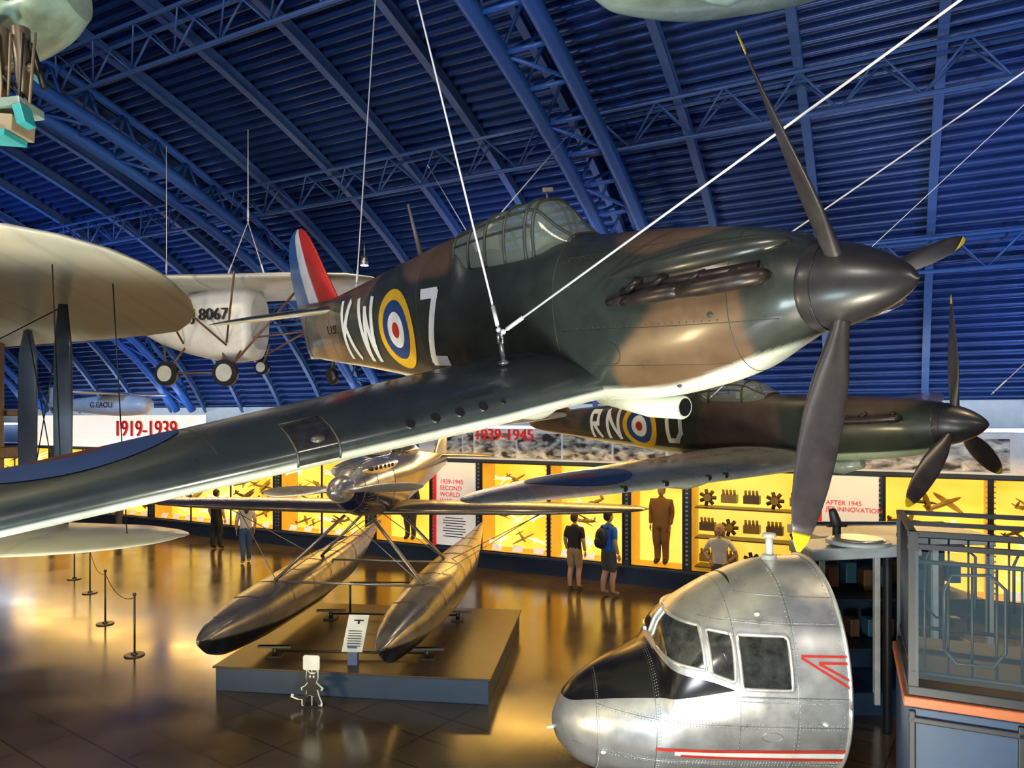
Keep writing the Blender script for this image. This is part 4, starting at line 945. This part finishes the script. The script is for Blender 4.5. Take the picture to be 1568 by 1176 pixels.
# ------------------------------------------------------------------ right hand viewing platform
M_NAVY=mat('navy_paint',(.010,.040,.105),.5); M_RAIL=mat('rail_black',(.008,.012,.020),.5); M_ORG=mat('orange_trim',(.38,.10,.03),.5)
M_GL=mat('panel_glass',(.20,.32,.40),.05,dirt=0,alpha=.05)
VM=Matrix.Translation((3.14,5.70,0))@Matrix.Rotation(-R3(25),4,'Z')
vp=empty('viewing_platform',VM)
W_=3.6; D_=1.5
mb=MB()
mb.box((W_/2,D_/2,.81),(W_,D_,1.60),0); mb.box((W_/2,D_/2,1.66),(W_+.06,D_+.06,.08),1); mb.box((W_/2,D_/2,1.74),(W_,D_,.08),2)
for k in range(5): mb.box((.03+k*.72,-.012,.80),(.05,.03,1.58),2)
mb.box((W_/2,-.012,1.52),(W_,.03,.05),2)
mb.obj('deck',[M_NAVY,M_ORG,M_RAIL],vp,bevel=.01)
mb=MB()
def rail(y,n):
    for z in(2.98,2.88): mb.box((W_/2,y,z),(W_,.05,.04))
    mb.cyl((0,y,1.88),(W_,y,1.88),.018); mb.cyl((0,y,2.76),(W_,y,2.76),.018)
    for i in range(n+1):
        x=.04+(W_-.08)*i/n; mb.box((x,y,2.36),(.07,.07,1.24))
    nb=int(W_/.16)
    for i in range(nb): x=.12+i*.16; mb.cyl((x,y,1.88),(x,y,2.76),.009,n=8)
    for x in(.45,1.15,1.9,2.7):
        mb.tube([(x-.2,y-.04,2.1),(x-.2,y-.04,2.55),(x-.15,y-.04,2.68),(x+.1,y-.04,2.70),(x+.2,y-.04,2.6),(x+.2,y-.04,2.12),(x+.12,y-.04,2.0),(x-.12,y-.04,2.0),(x-.2,y-.04,2.1)],.013,8)
rail(.04,3); rail(D_-.04,3)
for x in(.04,W_-.04):
    mb.box((x,D_/2,2.98),(.05,D_,.04)); mb.box((x,D_/2,1.88),(.03,D_,.03))
    for k in range(9): mb.cyl((x,.1+k*.16,1.88),(x,.1+k*.16,2.96),.009,n=8)
mb.obj('railings',[M_RAIL],vp)
mb=MB(); mb.box((W_/2,-.02,2.35),(W_-.1,.012,1.0)); mb.obj('glass_panel',[M_GL],vp)
cx=5.15; cy=9.9
mb=MB()
mb.box((cx,cy+.5,1.2),(2.2,.06,2.4),0); mb.box((cx,cy,.15),(2.2,1.0,.3),0); mb.box((cx,cy,2.30),(2.3,1.1,.12),2)
for x in(cx-1.1,cx-.38,cx+.38,cx+1.1): mb.box((x,cy-.5,1.25),(.07,.07,2.2),2)
for z in(.85,1.5): mb.box((cx,cy,z),(2.15,.9,.03),1)
for i in range(9): mb.box((cx-.95+i*.24,cy+.1,1.66+.05*(i%3)),(.14,.2,.28),3+(i%2)); mb.box((cx-.9+i*.24,cy+.1,1.0),(.12,.2,.24),4-(i%2))
mb.obj('glazed_cabinet',[M_NAVY,M_RAIL,mat('cab_white',(.6,.66,.7),.4),mat('exhibit_blue',(.03,.12,.22),.4),mat('exhibit_brown',(.12,.06,.03),.5)],bevel=.006)
mb=MB(); mb.box((4.15,8.75,2.32),(1.3,.7,.14),0,Matrix.Rotation(R3(-3),3,'Y')); mb.cyl((4.12,8.55,2.40),(4.12,8.55,2.45),.36,.36,40,m=0); mb.cyl((4.12,8.55,2.45),(4.12,8.55,2.48),.30,.28,40,m=1)
mb.cyl((4.0,8.85,2.38),(4.0,8.85,2.58),.05,m=2); mb.tube([(4.0,8.85,2.58),(3.93,8.82,2.78)],[.07,.045],14,2); mb.box((4.0,8.85,2.58),(.26,.04,.05),2)
for x in(3.75,4.65): mb.cyl((x,8.9,0),(x,8.9,2.3),.05,m=2)
mb.obj('equipment_pod_display',[mat('pod_grey',(.40,.46,.50),.35,dirt=.2),M_STEEL,M_RAIL],bevel=.02)

# ------------------------------------------------------------------ suspension cables
def roofz(p): return H+rz(Vector(p).dot(nv))-.12
def ext(a,b_):
    a=Vector(a); b_=Vector(b_); d=(b_-a); t=0
    while t<8:
        q=a+d*t
        if q.z>roofz(q) or q.dot(wv)>LX-.1: break
        t+=.01
    return a+d*max(t-.01,.1)
def cable(i,a,b_,r=.011,m=M_CABLE):
    mb=MB(); mb.cyl(a,b_,r,n=8); a=Vector(a); b2=Vector(b_); d=(b2-a).normalized()
    mb.cyl(a+d*.08,a+d*.26,r*1.9,n=10); mb.ell(a+d*.04,(r*2.5,r*2.5,r*2.5))
    mb.obj('suspension_cable' if i==0 else 'suspension_cable.%03d'%i,[m])
F0=FIT
C=[(F0,ext(F0,(-.92,7.0,H+4.07)),.009),
   (F0,ext(F0,(2.5,4.0,H+2.33)),.009),
   ((-2.2,10.16,H+1.83),ext((-2.2,10.16,H+1.83),(-1.94,10.2,H+5.93)),.009),
   ((-.25,7.5,H+1.98),(1.1,12.6,H+5.1),.008),
   ((1.4,6.9,H+.9),ext((1.4,6.9,H+.9),(3.92,5.5,H+2.65)),.007),
   ((2.0,13.0,H+3.3),(1.7,11.5,H+2.2),.008),
   ((-1.5,12.8,H+4.5),(-.4,8,H+1.9),.006),
   ((-6.3,13.1,H+2.56),(-6.35,13.2,H+5.0),.008),
   ((-5.2,13.1,H+2.56),(-4.85,13.2,H+3.6),.008),((-4.5,13.1,H+2.56),(-4.85,13.2,H+3.6),.008),((-4.85,13.2,H+3.6),(-4.85,13.2,H+5.3),.008),
   ((3.0,10.9,H+.3),ext((3.0,10.9,H+.3),(5.4,8.9,H+3.0)),.005),((6.2,9.3,H+.3),ext((6.2,9.3,H+.3),(9.5,8.9,H+3.6)),.005)]
for i,(a,b_,r) in enumerate(C): cable(i,a,b_,r)
def lamp(i,p):
    mb=MB(); p=Vector(p); mb.cyl(p,p+Vector((0,0,.18)),.09,.06,16,m=0); mb.cyl(p-Vector((0,0,.004)),p,.075,n=16,m=1); mb.cyl(p+Vector((0,0,.18)),p+Vector((0,0,.5)),.012,m=0)
    mb.obj('ceiling_spotlight' if i==0 else 'ceiling_spotlight.%03d'%i,[M_STEEL,mat('lamp_glow',(1,1,1),.5,emis=(1,.85,.6),estr=18)])
for i,p in enumerate(((7.0,13.6,H+3.85),(-3.0,14.6,H+3.1),(-9,18,H+3.4))): lamp(i,p)

# ------------------------------------------------------------------ lights
def light(kind,nm,p,tgt,e,col,size=1,spot=60,blend=.6,sy=None):
    d=bpy.data.lights.new(nm,kind); d.energy=e; d.color=col
    if kind=='AREA': d.shape='RECTANGLE'; d.size=size; d.size_y=sy or size
    else: d.shadow_soft_size=size
    if kind=='SPOT': d.spot_size=R3(spot); d.spot_blend=blend
    o=bpy.data.objects.new(nm,d); COL.objects.link(o); o.location=p
    o.rotation_euler=(Vector(tgt)-Vector(p)).to_track_quat('-Z','Y').to_euler()
    return o
light('AREA','key_softlight',(-2.5,-3.0,H+5.2),(0,7,H+.5),460,(1,.93,.82),1.8)
light('AREA','left_softlight',(-7.5,2.5,H+5.2),(-2,9,H),240,(1,.9,.75),1.4)
light('AREA','nose_softlight',(5.5,-1.5,H+3.5),(2,6,H),140,(1,.90,.76),1.0)
light('AREA','wing_uplight',(-2.2,1.0,.4),(-1,5,H),330,(.75,.95,1),1.6)  # added unseen fill, stands in for bounce light under the wing
light('AREA','belly_uplight',(1.2,2.2,.4),(1.2,5.3,H),330,(1,.93,.72),1.0)  # added out of view to brighten nose and belly from below
light('AREA','biplane_uplight',(-6.0,5.0,.3),(-5,6.4,H+1),420,(1,.80,.45),1.2)  # extra warm fill put in to brighten the biplane wing underside
for i,(t0,ln) in enumerate(((-16,8),(-7,8),(2,8),(10,6))):
    p=DW@Vector((t0,-.9,3.45)); o=light('AREA','case_flood.%d'%i,p,p+Vector((0,0,-1)),ln*24,(1,.56,.10),.3,sy=.3)  # added warm area lights that put a golden glow on the floor
    o.data.size=ln; o.rotation_euler=(R3(-18),0,-R3(27.8))
for i,(p,t,e) in enumerate((((-9,8,H+5.5),(-6,13,H-1),700),((-3,13,H+5.0),(-3,13,0),700),((3,11,H+5.2),(2.5,9,1),700),((7,8,H+5.5),(5,11,H-1),700),((-6,20,H+2.9),(-7,22,0),500),((-12,13,H+5.5),(-9,16,0),650),((0,15,H+4.2),(0,14,0),500))):
    light('SPOT','hall_spot.%d'%i,p,t,e,(1,.76,.42),.35,85,.8)
for i,(p,e) in enumerate((((-6,4,H+1.5),620),((4,2,H+3.0),540),((8.5,9,H+1.0),620),((-14,18,H+1.3),1000),((0,14.5,H+1.8),240))):
    light('SPOT','blue_uplight.%d'%i,p,(p[0]+3,p[1]+7,p[2]+7),e,(.22,.45,1),.2,150,.9)
light('AREA','nose_section_light',(.6,4.0,H-1.2),(1.8,8,1.2),65,(.88,.93,1),.8)
w=bpy.data.worlds.new('world'); sc.world=w; w.use_nodes=True
w.node_tree.nodes['Background'].inputs[0].default_value=(.33,.41,.58,1); w.node_tree.nodes['Background'].inputs[1].default_value=.36

cd=bpy.data.cameras.new('camera'); cam=bpy.data.objects.new('camera',cd); COL.objects.link(cam)
cam.location=(0,0,H); cam.rotation_euler=(R3(90),0,0); cd.sensor_width=36; cd.lens=36*1100/1568; cd.shift_y=52/1568; cd.clip_start=.05
sc.camera=cam
sc.view_settings.view_transform='Standard'; sc.view_settings.look='None'; sc.view_settings.exposure=0.0
